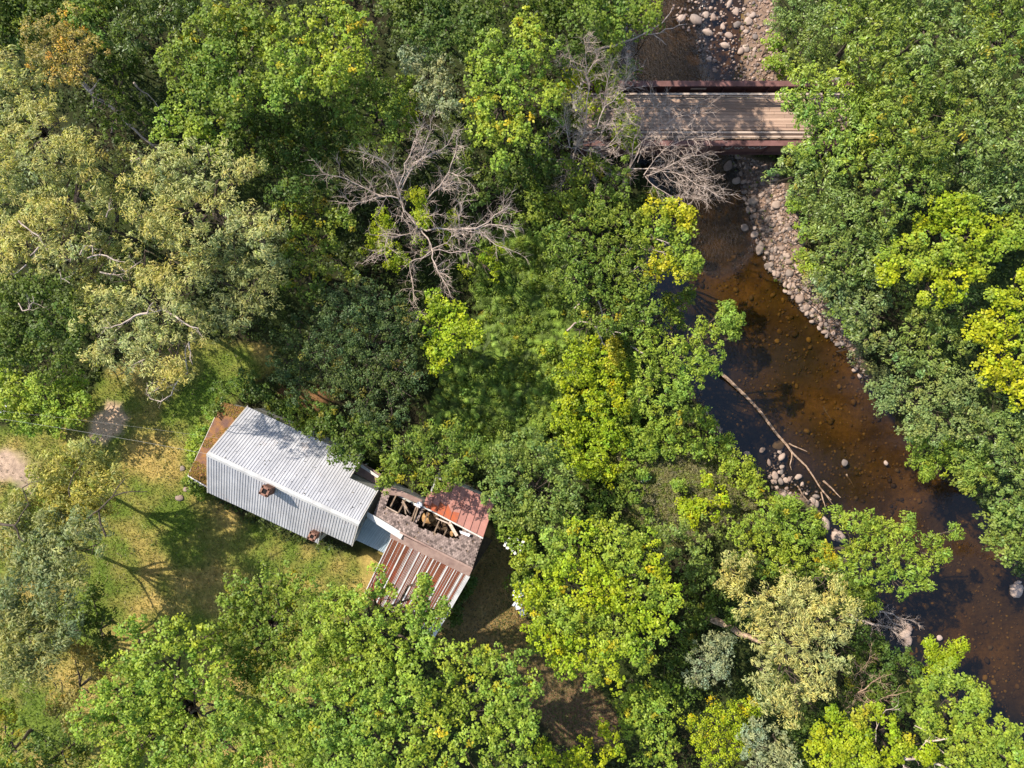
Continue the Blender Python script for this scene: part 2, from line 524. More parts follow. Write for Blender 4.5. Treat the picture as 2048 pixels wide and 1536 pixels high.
def merge_rocks(name, pos, rad, cols, r, mat, squash=.6):
    shapes = [rock_shape(np.random.default_rng(200 + i), IV1, squash) for i in range(12)]
    nv = len(IV1); V = np.zeros((len(pos), nv, 3))
    for i in range(len(pos)):
        s = shapes[i % 12]; a = r.uniform(0, 6.28); c, q = math.cos(a), math.sin(a)
        V[i] = s @ np.array([[c, q, 0], [-q, c, 0], [0, 0, 1]]) * rad[i] + pos[i]
    Fm = (IF1[None] + (np.arange(len(pos)) * nv)[:, None, None]).reshape(-1, 3)
    return np_mesh(name, V.reshape(-1, 3), Fm, mat, np.repeat(cols, len(IF1), 0))

r = np.random.default_rng(21)
stone_cols = np.array([S(150, 126, 110), S(168, 146, 130), S(124, 108, 100), S(138, 114, 100), S(100, 90, 86)])
bars = []
for nm, poly, n_big, n_small, lab in (
        ('gravel_bar', GRAVEL_A, 190, 2600, 'long pinkish cobble bar along the right bank below the bridge'),
        ('gravel_bar', GRAVEL_B, 70, 1300, 'cobble shore under and above the bridge on the right bank'),
        ('gravel_bar', GRAVEL_C, 30, 420, 'small cobble spit beside the fallen log on the left bank'),
        ('gravel_bar', GRAVEL_D, 10, 260, 'narrow strip of pale gravel at the foot of the left bank')):
    pts = scatter_in(poly, n_small, r)
    z = height(pts[:, 0], pts[:, 1])
    rad = r.uniform(.05, .17, n_small) * r.uniform(.7, 1.3, n_small)
    cc = stone_cols[r.integers(0, 5, n_small)] * r.uniform(.75, 1.2, (n_small, 1))
    wet = sdist(RIVER, pts[:, 0], pts[:, 1]) < .35 + .25 * snoise(pts[:, 0], pts[:, 1], 2.0, 61)
    cc[wet] *= .45
    bar = merge_rocks('cobbles', np.column_stack([pts, np.maximum(z, ZW - .1) + rad * .25]), rad, cc, r, M['pebble'])
    base = empty('gravel_bar', (float(poly[:, 0].mean()), float(poly[:, 1].mean()), ZW))
    tag(base, kind='structure'); bars.append(base)
    put(bar, base); tag(bar, kind='stuff')
    pts = scatter_in(poly, n_big, r)
    for q in pts:
        s = r.uniform(.15, .29) * (1.5 if r.random() < .12 else 1)
        o = bpy.data.objects.new('stone', rock_meshes[r.integers(0, 9)])
        COL.objects.link(o); o.parent = base
        o.location = (q[0] - base.location[0], q[1] - base.location[1], max(ground_z(*q), ZW) + s * .2 - ZW)
        o.scale = (s, s, s); o.rotation_euler = (r.uniform(-.2, .2), r.uniform(-.2, .2), r.uniform(0, 6.28))

# rocks that stand in the water on their own
ROCKS = [ # u, v, radius in px, label
 (1362, 38, 13, 'reddish rock in the water, leftmost of the boulders above the bridge'),
 (1393, 39, 15, 'long olive brown boulder awash above the bridge'),
 (1412, 30, 9, 'grey rounded rock just right of the long olive boulder'),
 (1427, 35, 10, 'pale angular rock in midstream above the bridge'),
 (1415, 66, 12, 'pinkish rock nearest the middle of the riffle above the bridge'),
 (1446, 53, 8, 'small upright rock in the shallow water above the bridge'),
 (1457, 71, 11, 'rounded rock in the shallows, left of the upper cobble shore'),
 (1450, 92, 11, 'oval pale rock in the shallows above the bridge'),
 (1474, 50, 11, 'flat oval rock at the edge of the upper shore'),
 (1497, 43, 10, 'flat rock in the shallows nearest the upper right shore'),
 (1471, 24, 9, 'rounded rock near the top edge of the stream'),
 (1460, 8, 10, 'square pale rock at the top edge of the stream'),
 (1504, 33, 10, 'oval rock against the top right shore'),
 (1419, 118, 8, 'white rock standing alone in the dark water above the bridge'),
 (1429, 122, 7, 'small white rock beside the lone white one'),
 (1430, 141, 7, 'pale rock just upstream of the bridge girder'),
 (1480, 104, 10, 'rounded rock among the cobbles just above the bridge'),
 (1498, 418, 10, 'pale oval rock at the tip of the cobble bar below the bridge'),
 (1490, 457, 9, 'round pale rock standing off the left side of the cobble bar'),
 (1509, 470, 11, 'round pale rock touching the left side of the cobble bar'),
 (1456, 331, 14, 'grey boulder in the deep shade under the bridge'),
 (1474, 361, 12, 'rounded grey rock in the shade below the bridge'),
 (1505, 402, 12, 'dark grey rock at the head of the cobble bar'),
 (1560, 890, 16, 'large grey submerged boulder beside the fallen log'),
 (1494, 907, 8, 'small grey stone in the shade off the left bank'),
 (1525, 900, 8, 'small pale stone between the left bank and the fallen log'),
 (1597, 954, 9, 'pinkish round stone off the small cobble spit'),
 (1573, 960, 9, 'pale flat stone at the edge of the small cobble spit'),
 (1690, 924, 8, 'pink white flat stone in the middle of the lower pool'),
 (1772, 926, 8, 'white flat stone standing alone in the lower pool'),
 (1653, 1046, 15, 'pink boulder under the bushes at the lower left bank'),
 (1676, 1074, 17, 'wide pink boulder, lowest of the group at the lower left bank'),
 (1672, 1062, 8, 'small pink stone between the two pink boulders'),
 (1810, 1268, 15, 'olive round stone beside the heap of driftwood'),
 (1818, 1256, 13, 'grey stone touching the upper side of the driftwood heap'),
 (1815, 1280, 14, 'flat grey stone, lowest of three beside the driftwood'),
 (2033, 1180, 19, 'big round white boulder at the lower right bank'),
 (2036, 1166, 8, 'small white stone just above the big round boulder'),
 (1880, 1277, 7, 'small white stone alone in the lower pool'),
 (1518, 496, 15, 'large brown wedge shaped slab on the edge of the cobble bar'),
]
for u, v, pr, lab in ROCKS:
    s = pr * .86 * (H - ZW) / F
    x, y, _ = P(u, v, ZW)
    o = bpy.data.objects.new('rock', rock_meshes[r.integers(0, 9)])
    COL.objects.link(o)
    sub = 'submerged' in lab
    gz0 = max(ground_z(x, y), ZW - .35)
    o.location = (x, y, gz0 + s * .3 if gz0 > ZW else ZW - (s * .35 if sub else s * .05))
    o.scale = (s, s, s * .95); o.rotation_euler = (0, 0, r.uniform(0, 6.28))
    tag(o, lab, 'rock', 'rocks standing in and beside the river')

# small cobbles in the shallows above the bridge and on the river bed
up = poly_px([(1350, -60), (1480, -60), (1490, 160), (1440, 160), (1390, 90), (1340, 20)], ZW)
pts = scatter_in(up, 330, r); rad = r.uniform(.07, .2, 330)
o = merge_rocks('river_cobbles', np.column_stack([pts, np.full(330, ZW - .0) + rad * .1]), rad, stone_cols[r.integers(0, 5, 330)] * r.uniform(.8, 1.15, (330, 1)), r, M['pebble'])
tag(o, 'scattered small wet cobbles breaking the riffle above the bridge', 'cobbles', kind='stuff')
pts = scatter_in(RIVER, 5200, r); d = sdist(RIVER, pts[:, 0], pts[:, 1])
pts = pts[(d < -.2) & (np.abs(pts[:, 0]) < 56) & (np.abs(pts[:, 1]) < 44)]
n = len(pts); rad = r.uniform(.06, .2, n) * np.where(r.random(n) < .07, 2.0, 1); z = height(pts[:, 0], pts[:, 1])
bedc = np.array([S(150, 116, 66), S(116, 90, 54), S(172, 136, 72), S(98, 78, 56), S(134, 110, 80)])
z = np.minimum(z + rad * .15, ZW - .03 - rad * .6)
o = merge_rocks('bed_stones', np.column_stack([pts, z]), rad, bedc[r.integers(0, 5, n)] * r.uniform(.8, 1.2, (n, 1)), r, M['pebble'], .5)
tag(o, 'brown stones lying on the bed under the shallow water', 'stones', kind='stuff')

# ------------------------------------------------------------------ foliage
def leaves(centers, outward, kind, col, r, per, rc, lsize, lwid, yellow=0.0, droop=0.0, up=0.55):
    """leaf quads in little sprays; returns verts, colours"""
    nC = len(centers)
    n = nC * per
    c = np.repeat(centers, per, 0); ow = np.repeat(outward, per, 0)
    d = unit(r.normal(size=(n, 3)))
    d = unit(d + .75 * ow + np.array([0, 0, .3]))
    rr = rc * np.repeat(r.uniform(.7, 1.25, nC), per)[:, None]
    p = c + d * rr * r.uniform(.45, 1.05, (n, 1)) * np.array([1, 1, .75])
    nrm = unit(.55 * d + np.array([0, 0, up]) + .42 * r.normal(size=(n, 3)))
    if kind == 'narrow':
        ax_ = np.repeat(unit(outward * np.array([1, 1, .2]) + .55 * r.normal(size=(nC, 3)) + np.array([0, 0, -droop])), per, 0)
        ax_ = unit(ax_ + .35 * r.normal(size=(n, 3)))
    else:
        ax_ = unit(d + .6 * r.normal(size=(n, 3)) + np.array([0, 0, -droop]))
    ax_ = unit(ax_ - (ax_ * nrm).sum(1, keepdims=True) * nrm)
    sd_ = np.cross(nrm, ax_)
    L = (lsize * r.uniform(.65, 1.25, (n, 1))); W = L * lwid
    fold = nrm * W * .22
    v0 = p - ax_ * L * .5; v2 = p + ax_ * L * .5 - nrm * L * .08
    v1 = p + sd_ * W * .5 + fold; v3 = p - sd_ * W * .5 + fold
    V = np.stack([v0, v1, v2, v3], 1)
    base = np.array(col)
    cl = np.repeat(r.normal(0, 1, (nC, 1)), per, 0)
    cc = base * (1 + .13 * cl + .16 * r.normal(size=(n, 1)))
    hue = np.repeat(r.normal(0, 1, (nC, 1)), per, 0) * .09 + r.normal(0, .05, (n, 1))
    cc = cc * (1 + hue * np.array([1.0, .25, -.6]))
    if yellow > 0:
        m = np.repeat(r.random(nC) < yellow, per)
        cc[m] = cc[m] * np.array([1.65, 1.08, .6])
    cc = np.clip(cc, .006, .6)
    return V, cc

KIND = {  # leaf: kind, per cluster, cluster radius, leaf length, width ratio, droop, up, cluster density
 'broad':  ('broad', 24, .42, .20, .70, .15, .62, 1.0),
 'bold':   ('broad', 26, .42, .190, .78, .10, .75, 1.0),
 'fine':   ('broad', 32, .40, .155, .62, .20, .60, 1.0),
 'willow': ('narrow', 27, .44, .25, .27, .55, .50, 1.0),
 'open':   ('narrow', 24, .44, .27, .34, .45, .50, 1.7),
 'star':   ('narrow', 25, .39, .225, .42, .20, .62, 1.0),
}
LEAF_TOTAL = [0]
def crown_clusters(discs, top, kind, r, thick=1.0, gap=.15):
    """discs in picture pixels -> cluster centres and outward directions, from bumps on bumps"""
    dens = KIND[kind][7]
    C, O = [], []
    for q in discs:
        u, v, pr = q[:3]
        dz = q[3] if len(q) > 3 else 0.0
        z = top + dz + r.uniform(-.5, .5)
        R = pr * (H - z) / F
        zc = max(z - .75 * R, .4 + .4 * R)
        cx, cy, _ = P(u, v, zc)
        nsub = max(3, int(round(6.5 * (R / 1.8) ** 1.6)))
        a = r.uniform(0, 6.28) + np.arange(nsub) * 2.39996
        rad = np.sqrt((np.arange(nsub) + .5) / nsub) * R * .86
        sx = cx + rad * np.cos(a) + r.normal(0, .09, nsub) * R; sy = cy + rad * np.sin(a) + r.normal(0, .09, nsub) * R
        sz = zc + .70 * R * (1 - (rad / R) ** 2) * thick + r.normal(0, .16, nsub) * R
        sr = R * r.uniform(.26, .44, nsub) / (R / 1.8) ** .35
        for i in range(nsub):
            nc = max(4, int(4 * math.pi * sr[i] ** 2 * .62 * 3.15 * dens))
            k = np.arange(nc) + .5
            zz = 1 - 1.35 * k / nc
            ph = k * 2.39996 + r.uniform(0, 6.28)
            s = np.sqrt(np.maximum(0, 1 - zz * zz))
            d = np.stack([s * np.cos(ph), s * np.sin(ph), zz], 1) + r.normal(0, .16, (nc, 3))
            d = unit(d)
            C.append(np.array([sx[i], sy[i], sz[i]]) + d * sr[i] * r.uniform(.55, 1.22, (nc, 1)))
            O.append(unit(d + .3 * np.array([math.cos(a[i]) * rad[i] / R, math.sin(a[i]) * rad[i] / R, 0])))
        nf = int(2.4 * R * R * dens) + 2
        ff = unit(r.normal(size=(nf, 3))) * R * .75 * r.random((nf, 1)) ** .5
        C.append(np.array([cx, cy, zc + .05 * R]) + ff * np.array([1, 1, .35])); O.append(unit(ff + np.array([0, 0, .8])))
    C = np.concatenate(C); O = np.concatenate(O)
    g = snoise(C[:, 0] + .6 * C[:, 2], C[:, 1] - .4 * C[:, 2], 1.5, int(r.integers(0, 9999)))
    m = g < (1.0 - gap * 1.1)
    C, O = C[m], O[m]
    m = C[:, 2] > .15
    return C[m], O[m]

def smooth_limb(a, b, sag, r, n=4):
    a, b = np.array(a, float), np.array(b, float)
    out = []
    for i in range(n + 1):
        t = i / n
        p = a * (1 - t) + b * t
        p = p + np.array([r.normal(0, .05), r.normal(0, .05), sag * math.sin(math.pi * t)]) * (0 < i < n) * np.linalg.norm(b - a) * .5
        out.append(p)
    return out

def plant(name, cat, label, kind, col, top, discs, group=None, gap=.14, yellow=.0, mix=None, mat='leaf', trunk=True, thick=1.0, bark='bark', scale=1.0, base=None):
    r = np.random.default_rng(abs(hash_text(label)) % (2 ** 31))
    kd, per, rc, ls, lw, dr, upw, _ = KIND[kind]
    C, O = crown_clusters(discs, top, kind, r, thick, gap)
    V, cc = leaves(C, O, kd, col, r, per, rc, ls * scale, lw, yellow, dr, upw)
    per_c = len(V) // len(C)
    low = snoise(C[:, 0], C[:, 1], .55, int(r.integers(0, 9999)))
    shift = np.stack([1 + .13 * low, 1 + .05 * low, 1 - .10 * low], 1)
    if mix is not None:
        k = np.clip(.5 + 1.6 * (snoise(C[:, 0], C[:, 1], .8, int(r.integers(0, 9999))) + mix[1]), 0, 1)[:, None]
        shift = shift * ((1 - k) + k * np.array(mix[0]) / np.array(col))
    cc = cc * np.repeat(shift, per_c, 0)
    n = len(V); LEAF_TOTAL[0] += n
    w = np.array([d[2] ** 2 for d in discs], float)
    cz = max(top - 2.5, .5)
    px = sum(d[0] * k for d, k in zip(discs, w)) / w.sum(); py = sum(d[1] * k for d, k in zip(discs, w)) / w.sum()
    bx, by, _ = P(px, py, cz * .45) if base is None else P(base[0], base[1], 0)
    for _k in range(40):
        dd = sdist(RIVER, np.array([bx, bx + .2, bx]), np.array([by, by, by + .2]))
        if dd[0] > 1.2: break
        gq = np.array([dd[1] - dd[0], dd[2] - dd[0]]); gq /= max(np.linalg.norm(gq), 1e-6)
        bx += gq[0] * .3; by += gq[1] * .3
    bz = ground_z(bx, by)
    root = empty(name, (bx, by, bz))
    tag(root, label, cat, group)
    o = np_mesh('crown', V.reshape(-1, 3), np.arange(n * 4).reshape(-1, 4), M[mat], cc)
    put(o, root)
    # trunk and limbs
    mb = MB()
    if trunk:
        tr = .05 + .012 * top
        fx, fy, _ = P(px, py, cz)
        fork = np.array([bx * .6 + fx * .4 + r.normal(0, .2), by * .6 + fy * .4 + r.normal(0, .2), bz + max(1.2, (top - bz) * .42)])
        mb.tube([(bx, by, bz - .3), (bx + .03, by, bz + .25), ((bx + fork[0]) / 2 + .08, (by + fork[1]) / 2, (bz + fork[2]) / 2), tuple(fork)],
                [tr * 1.5, tr * 1.1, tr * .9, tr * .75], 7)
        for d in discs:
            z = max(top + (d[3] if len(d) > 3 else 0) - .9 * d[2] * (H - top) / F, bz + .8)
            e = P(d[0], d[1], z)
            pts = smooth_limb(fork, e, .12, r)
            mb.tube(pts, [tr * .55 * (1 - i / 5.0) + .02 for i in range(5)], 5)
            R = d[2] * (H - top) / F
            for k in range(5):
                a = r.uniform(0, 6.28)
                q = np.array(e) + np.array([math.cos(a) * R * .8, math.sin(a) * R * .8, r.uniform(.1, .6) * R])
                mb.tube(smooth_limb(pts[3 if k % 2 else 4], q, .08, r, 3), [.045, .035, .022, .012], 4)
    else:
        for d in discs:
            e = np.array(P(d[0], d[1], max(top * .6, .4)))
            g = ground_z(e[0], e[1])
            R = d[2] * H / F
            for k in range(4):
                a = r.uniform(0, 6.28)
                q = e + np.array([math.cos(a) * R * .6, math.sin(a) * R * .6, 0])
                mb.tube([(e[0], e[1], g - .1), tuple((np.array([e[0], e[1], g]) + q) / 2 + np.array([0, 0, .1])), tuple(q)], [.035, .025, .012], 4)
    t_ = mb.build('trunk' if trunk else 'stem', M[bark], root)
    if not trunk: t_['kind'] = 'stuff'
    return root

def hash_text(s):
    h = 5381
    for ch in s: h = (h * 33 + ord(ch)) & 0x7fffffff
    return h

# leaf colours
MID   = (.195, .262, .032)
FRESH = (.275, .360, .040)
LIME  = (.340, .410, .016)
YELL  = (.450, .440, .018)
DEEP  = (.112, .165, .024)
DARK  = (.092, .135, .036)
COOL  = (.198, .268, .054)
PALE  = (.500, .470, .165)
OLIVE = (.390, .375, .100)
TAN   = (.370, .300, .085)
SILV  = (.320, .350, .180)
GREY  = (.285, .305, .115)
GOLD  = (.480, .420, .028)
# ------------------------------------------------------------------ trees: label, leaf kind, colour, height, crown bumps in picture pixels
GW = 'trees of the wood left of the river'
GR = 'trees of the wood right of the river'
GY = 'trees round the house lawn'
GB = 'trees leaning over the left river bank'
TREES = [
 # wood, upper left
 ('dark bushy tree filling the upper left corner of the wood', 'broad', DEEP, 10, [(0,30,60),(60,40,70),(130,30,55),(30,-20,60),(120,-30,60),(10,90,40)], GW, {}),
 ('yellow-green tree at the top edge right of the corner tree', 'broad', MID, 11, [(190,20,50),(165,50,35),(220,-20,50),(215,70,30)], GW, {'yellow': .08}),
 ('deep green glossy tree at the top edge left of the largest maple', 'star', DEEP, 10, [(275,20,50),(330,25,55),(390,15,45),(300,70,38),(260,90,32),(345,-30,60)], GW, {'mat': 'leaf_glossy'}),
 ('olive brown tree just above the pale willows', 'fine', TAN, 12, [(100,85,42),(150,70,42),(175,110,38),(120,130,45),(165,150,35),(90,115,30)], GW, {'yellow': .06, 'gap': .4}),
 ('dark tree in the gap beside the fallen grey trunk', 'broad', DEEP, 7, [(215,120,35),(250,130,35),(230,165,30),(255,205,32),(200,215,28),(235,250,30),(300,250,25)], GW, {'gap': .6}),
 ('tall mid green maple with several rounded tops, upper left', 'broad', MID, 14, [(430,70,50),(480,50,45),(395,110,45),(455,130,55),(520,110,50),(370,160,45),(420,190,55),(490,190,55),(540,60,45),(350,110,30)], GW, {'yellow': .06}),
 ('bright topped maple right of the tall mid green one', 'broad', FRESH, 14.5, [(600,60,45),(640,110,45),(570,120,45),(690,40,42),(720,70,38),(660,20,40),(600,170,48),(660,170,42),(700,120,40),(560,190,40)], GW, {'yellow': .06}),
 ('fresh green lower tree between the willow and the tall maple', 'bold', FRESH, 9, [(345,262,28),(375,285,32),(410,270,30),(350,230,25),(440,290,30),(395,240,28)], GW, {}),
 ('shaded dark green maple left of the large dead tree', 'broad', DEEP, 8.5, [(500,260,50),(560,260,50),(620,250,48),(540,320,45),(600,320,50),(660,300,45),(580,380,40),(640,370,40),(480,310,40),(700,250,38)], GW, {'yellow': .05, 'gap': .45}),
 ('mid green tree with loose foliage above the dead tree', 'broad', MID, 11, [(720,170,40),(760,210,40),(700,220,35),(780,270,38),(740,270,35),(800,230,30)], GW, {'gap': .4}),
 ('deep green maple at the top edge, left of centre', 'bold', DEEP, 12, [(800,20,50),(860,30,50),(910,20,45),(840,75,42),(895,85,38),(960,40,38),(860,-30,60),(940,90,28)], GW, {}),
 ('grey silver leafed tree left of the bright maple', 'star', SILV, 11, [(815,90,26),(850,115,30),(880,135,28),(825,130,28),(860,165,30),(895,175,26),(880,210,26),(905,215,18),(845,200,24)], GW, {'gap': .35}),
 ('fresh green small tree under the silver leafed tree', 'broad', FRESH, 8, [(815,180,24),(835,205,24),(800,215,20),(825,240,22)], GW, {'yellow': .08}),
 ('bright yellow-green maple upper middle, left of the thin dead tree', 'broad', FRESH, 13, [(985,95,34),(1045,65,26),(1060,105,40),(960,145,32),(1010,150,42),(1080,150,36),(1105,190,22),(970,205,38),(1030,210,46),(1080,215,34),(980,265,36),(1040,270,42),(965,245,28),(1065,60,14),(1000,305,30)], GW, {'yellow': .05}),
 ('dark lower tree below the bright maple', 'broad', DEEP, 8, [(960,340,34),(1000,360,36),(1050,350,38),(1000,400,34),(960,395,28),(1090,330,32),(940,310,24)], GW, {'gap': .45}),
 ('dark green tree at the top edge above the thin dead tree', 'broad', DEEP, 11, [(1010,10,42),(1070,20,42),(1130,10,45),(1100,60,38),(1150,70,38),(1060,-35,55),(1140,110,28)], GW, {}),
 ('tall green tree at the top edge overhanging the stream', 'broad', MID, 15, [(1190,20,45),(1240,15,42),(1285,10,34),(1210,60,40),(1260,55,30),(1180,-40,60),(1260,-40,55),(1300,40,18)], GW, {}),
 ('small bright shrub-like tree at the foot of the thin dead tree', 'bold', LIME, 6, [(1160,160,26),(1190,180,28),(1140,185,24),(1215,165,20),(1175,215,24)], GW, {}),
 ('lime green sapling between the two dead trees by the bridge', 'bold', LIME, 6, [(1245,235,20),(1255,262,20),(1240,285,22),(1265,285,18),(1230,205,16)], GW, {}),
 ('mid green tree around the base of the thin dead tree', 'broad', MID, 7, [(1100,330,34),(1150,350,34),(1195,335,32),(1080,400,36),(1130,400,38),(1190,395,36),(1240,350,30),(1110,450,32),(1060,440,30),(1230,400,28),(1105,270,26)], GW, {'yellow': .05}),
 ('tree beyond the top edge of the picture, on the left bank upstream of the bridge', 'broad', MID, 15.5, [(1110,-120,50),(1160,-150,55),(1220,-150,55),(1280,-150,50),(1330,-130,45),(1200,-210,55),(1270,-210,50),(1320,-190,45)], GW, {'gap': .1}),
 ('tree far beyond the top edge whose shade falls on the riffle', 'broad', MID, 16, [(980,-380,60),(1050,-400,60),(1110,-380,60),(1160,-340,55),(1050,-320,55),(1110,-300,50),(1180,-400,50),(1000,-450,60),(1100,-450,60)], GW, {'gap': .0}),
 # around the big dead tree
 ('yellow-green leafy growth below left of the large dead tree', 'fine', LIME, 6, [(755,470,26),(780,495,28),(770,445,20),(815,515,20),(740,490,18),(790,530,18),(835,500,16)], GW, {'gap': .5}),
 ('small tuft of yellow-green leaves in the middle of the dead tree', 'fine', LIME, 8.5, [(838,395,15),(845,420,13),(850,440,9)], GW, {}),
 ('yellow-green sapling right below the dead tree', 'fine', LIME, 6, [(965,520,22),(985,545,18),(930,530,18),(990,505,14),(900,470,18),(910,440,12)], GW, {'gap': .5}),
 ('loose green tree left of the dead tree roots', 'broad', MID, 7, [(590,420,34),(640,430,34),(610,470,34),(660,480,32),(580,510,28),(640,530,34),(690,540,28),(620,570,28),(690,440,26),(590,570,22)], GW, {'yellow': .12, 'gap': .5}),
 # willows
 ('pale willow along the left edge, upper crown', 'willow', PALE, 15, [(20,150,40),(60,170,38),(25,215,48),(90,220,42),(120,245,35),(40,280,52),(100,300,45),(20,340,50),(140,290,32)], GW, {'gap': .45}),
 ('pale willow along the left edge, lower crown with bare twigs', 'willow', PALE, 14.5, [(170,290,40),(190,330,32),(80,360,48),(140,360,44),(30,410,50),(90,430,50),(150,430,42),(50,480,48),(120,500,42),(20,520,34),(190,400,32),(180,470,32)], GW, {'gap': .5}),
 ('broad pale willow in the middle of the willow group', 'willow', PALE, 15, [(320,320,40),(370,330,44),(420,320,42),(470,330,36),(505,345,26),(290,370,40),(345,390,50),(410,390,50),(465,390,42),(280,430,38),(330,450,48),(395,460,50),(450,450,44),(505,440,38),(545,455,30),(530,490,26)], GW, {'gap': .45}),
 ('grey-green shaded willow at the right side of the willow group', 'willow', GREY, 12.5, [(470,510,40),(520,540,42),(550,570,34),(480,570,42),(520,600,40),(450,620,40),(480,650,32),(420,560,34),(555,530,28)], GW, {'gap': .3}),
 ('pale willow with hanging bare branches, nearest the lawn', 'willow', PALE, 14, [(290,500,40),(345,520,42),(395,530,38),(260,560,36),(310,575,44),(365,590,44),(220,600,38),(270,630,44),(330,650,46),(390,650,36),(200,650,34),(240,690,42),(300,700,44),(355,710,40),(210,710,28),(260,740,34),(330,755,32),(370,745,22)], GY, {'gap': .5}),
 ('thin olive willow behind the left willows', 'willow', OLIVE, 11, [(215,520,34),(230,470,34),(245,400,34),(230,350,30),(250,320,26),(180,560,30),(185,600,28)], GW, {'gap': .6}),
 ('deep green maple under the willows at the left edge', 'bold', DEEP, 8, [(20,590,40),(70,600,42),(120,590,38),(160,610,34),(40,650,45),(100,650,45),(150,670,34),(60,700,42),(120,720,38),(10,700,35),(160,640,26),(90,560,28)], GY, {}),
 ('bright green bush of maple saplings at the left edge of the lawn', 'bold', FRESH, 4.5, [(20,765,38),(70,770,40),(120,775,38),(160,775,28),(35,815,36),(85,820,38),(130,815,34),(60,850,24),(110,848,26),(150,835,26),(172,800,16)], GY, {}),
 ('airy olive willow over the lawn, upper part', 'open', OLIVE, 9, [(170,900,26),(200,925,32),(150,930,34),(100,935,30),(120,970,36),(175,970,38),(215,970,28),(90,985,34),(60,1010,34),(150,1010,36),(200,1010,30),(235,955,16)], GY, {'gap': .3, 'base': (205, 985)}),
 ('airy dull green willow over the lawn, lower part', 'open', GREY, 10, [(30,1030,38),(80,1050,40),(130,1050,40),(180,1050,34),(30,1090,40),(90,1100,42),(140,1100,38),(190,1090,26),(50,1140,42),(110,1150,42),(160,1150,30),(20,1190,34)], GY, {'gap': .25, 'base': (150, 1090)}),
 ('grey-green willow at the left edge below the airy ones', 'open', GREY, 9.5, [(30,1220,42),(85,1210,42),(135,1200,34),(50,1270,44),(110,1265,42),(150,1250,26),(30,1330,42),(80,1330,38),(110,1310,28)], GY, {'gap': .2, 'base': (70, 1230)}),
 ('sparse orange tinged sapling between the willow and the maple', 'open', TAN, 5, [(150,1290,24),(185,1305,26),(200,1345,26),(165,1345,20),(140,1395,24),(185,1385,26),(120,1425,22),(160,1440,26)], GY, {'gap': .7}),
 ('dark leafed shrub-like tree beside the sparse sapling', 'broad', DEEP, 5, [(190,1185,20),(210,1230,22),(215,1275,20),(225,1310,22),(180,1240,14)], GY, {'gap': .5}),
 ('yellow tinged bushy tree in the lower left corner', 'broad', MID, 8, [(10,1410,30),(35,1440,28),(20,1490,36),(5,1540,40),(60,1520,28)], GY, {'yellow': .25}),
 ('low dark green tree at the bottom edge near the left corner', 'broad', DEEP, 7, [(90,1480,34),(140,1480,32),(170,1500,28),(100,1530,34),(160,1540,34),(60,1550,30)], GY, {'yellow': .1}),
 # maples below the house
 ('large light green maple at the bottom left, most spread out', 'bold', FRESH, 15, [(480,1420,34),(500,1470,36),(490,1520,38),(460,1550,34),(290,1415,36),(240,1490,36),(215,1540,34),(270,1250,26),(300,1290,38),(350,1255,30),(365,1300,42),(410,1275,38),(260,1330,34),(320,1345,44),(385,1360,48),(445,1330,42),(210,1375,30),(260,1390,44),(330,1410,50),(400,1425,50),(460,1400,44),(180,1430,34),(230,1450,44),(300,1470,48),(370,1490,48),(440,1480,46),(260,1525,44),(340,1545,48),(420,1545,44)], GY, {}),
 ('dense round topped maple left of the shed wing', 'broad', MID, 12, [(470,1300,34),(500,1355,36),(560,1340,36),(600,1325,32),(480,1180,30),(520,1165,34),(565,1155,34),(605,1170,30),(470,1220,34),(520,1215,42),(575,1205,42),(620,1210,30),(455,1250,26),(510,1265,40),(570,1260,40),(610,1260,30),(540,1310,36),(500,1320,34)], GY, {'yellow': .04}),
 ('light green maple whose twigs reach over the rusty roof', 'bold', FRESH, 13, [(660,1200,28),(700,1205,30),(735,1190,24),(765,1175,18),(755,1150,13),(780,1200,22),(640,1245,34),(690,1255,40),(745,1245,36),(795,1235,28),(835,1215,18),(845,1180,11),(850,1160,8),(835,1250,26),(870,1235,18),(885,1215,9),(620,1300,38),(680,1310,44),(745,1305,44),(805,1300,40),(860,1290,26)], GY, {}),
 ('light green maple at the bottom edge, below the rusty roof', 'bold', FRESH, 14, [(560,1370,36),(620,1370,44),(690,1370,48),(755,1370,46),(820,1360,40),(520,1420,36),(580,1430,44),(650,1440,48),(725,1440,50),(795,1430,46),(855,1400,32),(530,1490,40),(600,1500,46),(680,1510,48),(760,1510,48),(830,1490,42),(880,1450,28),(640,1560,46),(730,1570,46),(860,1545,36)], GY, {'yellow': .03}),
 ('fresh green maple at the bottom edge beside the brown track', 'bold', FRESH, 13.5, [(905,1300,28),(945,1310,32),(985,1310,28),(1025,1325,28),(900,1350,36),(960,1360,40),(1020,1370,38),(1065,1370,24),(920,1410,40),(985,1420,42),(1045,1420,34),(940,1470,38),(1005,1475,38),(1055,1455,22),(920,1530,40),(990,1535,38),(1050,1530,30)], GY, {'yellow': .03}),
 ('small bright tree at the bottom edge right of the track', 'bold', LIME, 7, [(1100,1510,24),(1140,1520,24),(1165,1490,20),(1180,1530,24),(1080,1490,16),(1215,1460,18),(1220,1500,20)], GY, {}),
 # trees round the house
 ('dark blue-green round tree above the grey roof', 'fine', DARK, 9.5, [(690,600,36),(740,590,40),(790,610,34),(660,650,38),(715,645,46),(775,655,44),(825,660,30),(650,700,36),(700,710,46),(760,715,46),(810,720,36),(690,765,38),(745,775,42),(800,780,36),(835,760,22),(730,820,32),(785,830,30)], GY, {'yellow': .05, 'gap': .3}),
 ('bright lime tree right of the dark round tree', 'bold', LIME, 9, [(880,610,24),(905,630,28),(880,660,28),(925,660,26),(945,670,18),(900,690,28),(870,700,18),(885,730,18),(865,625,16)], GY, {}),
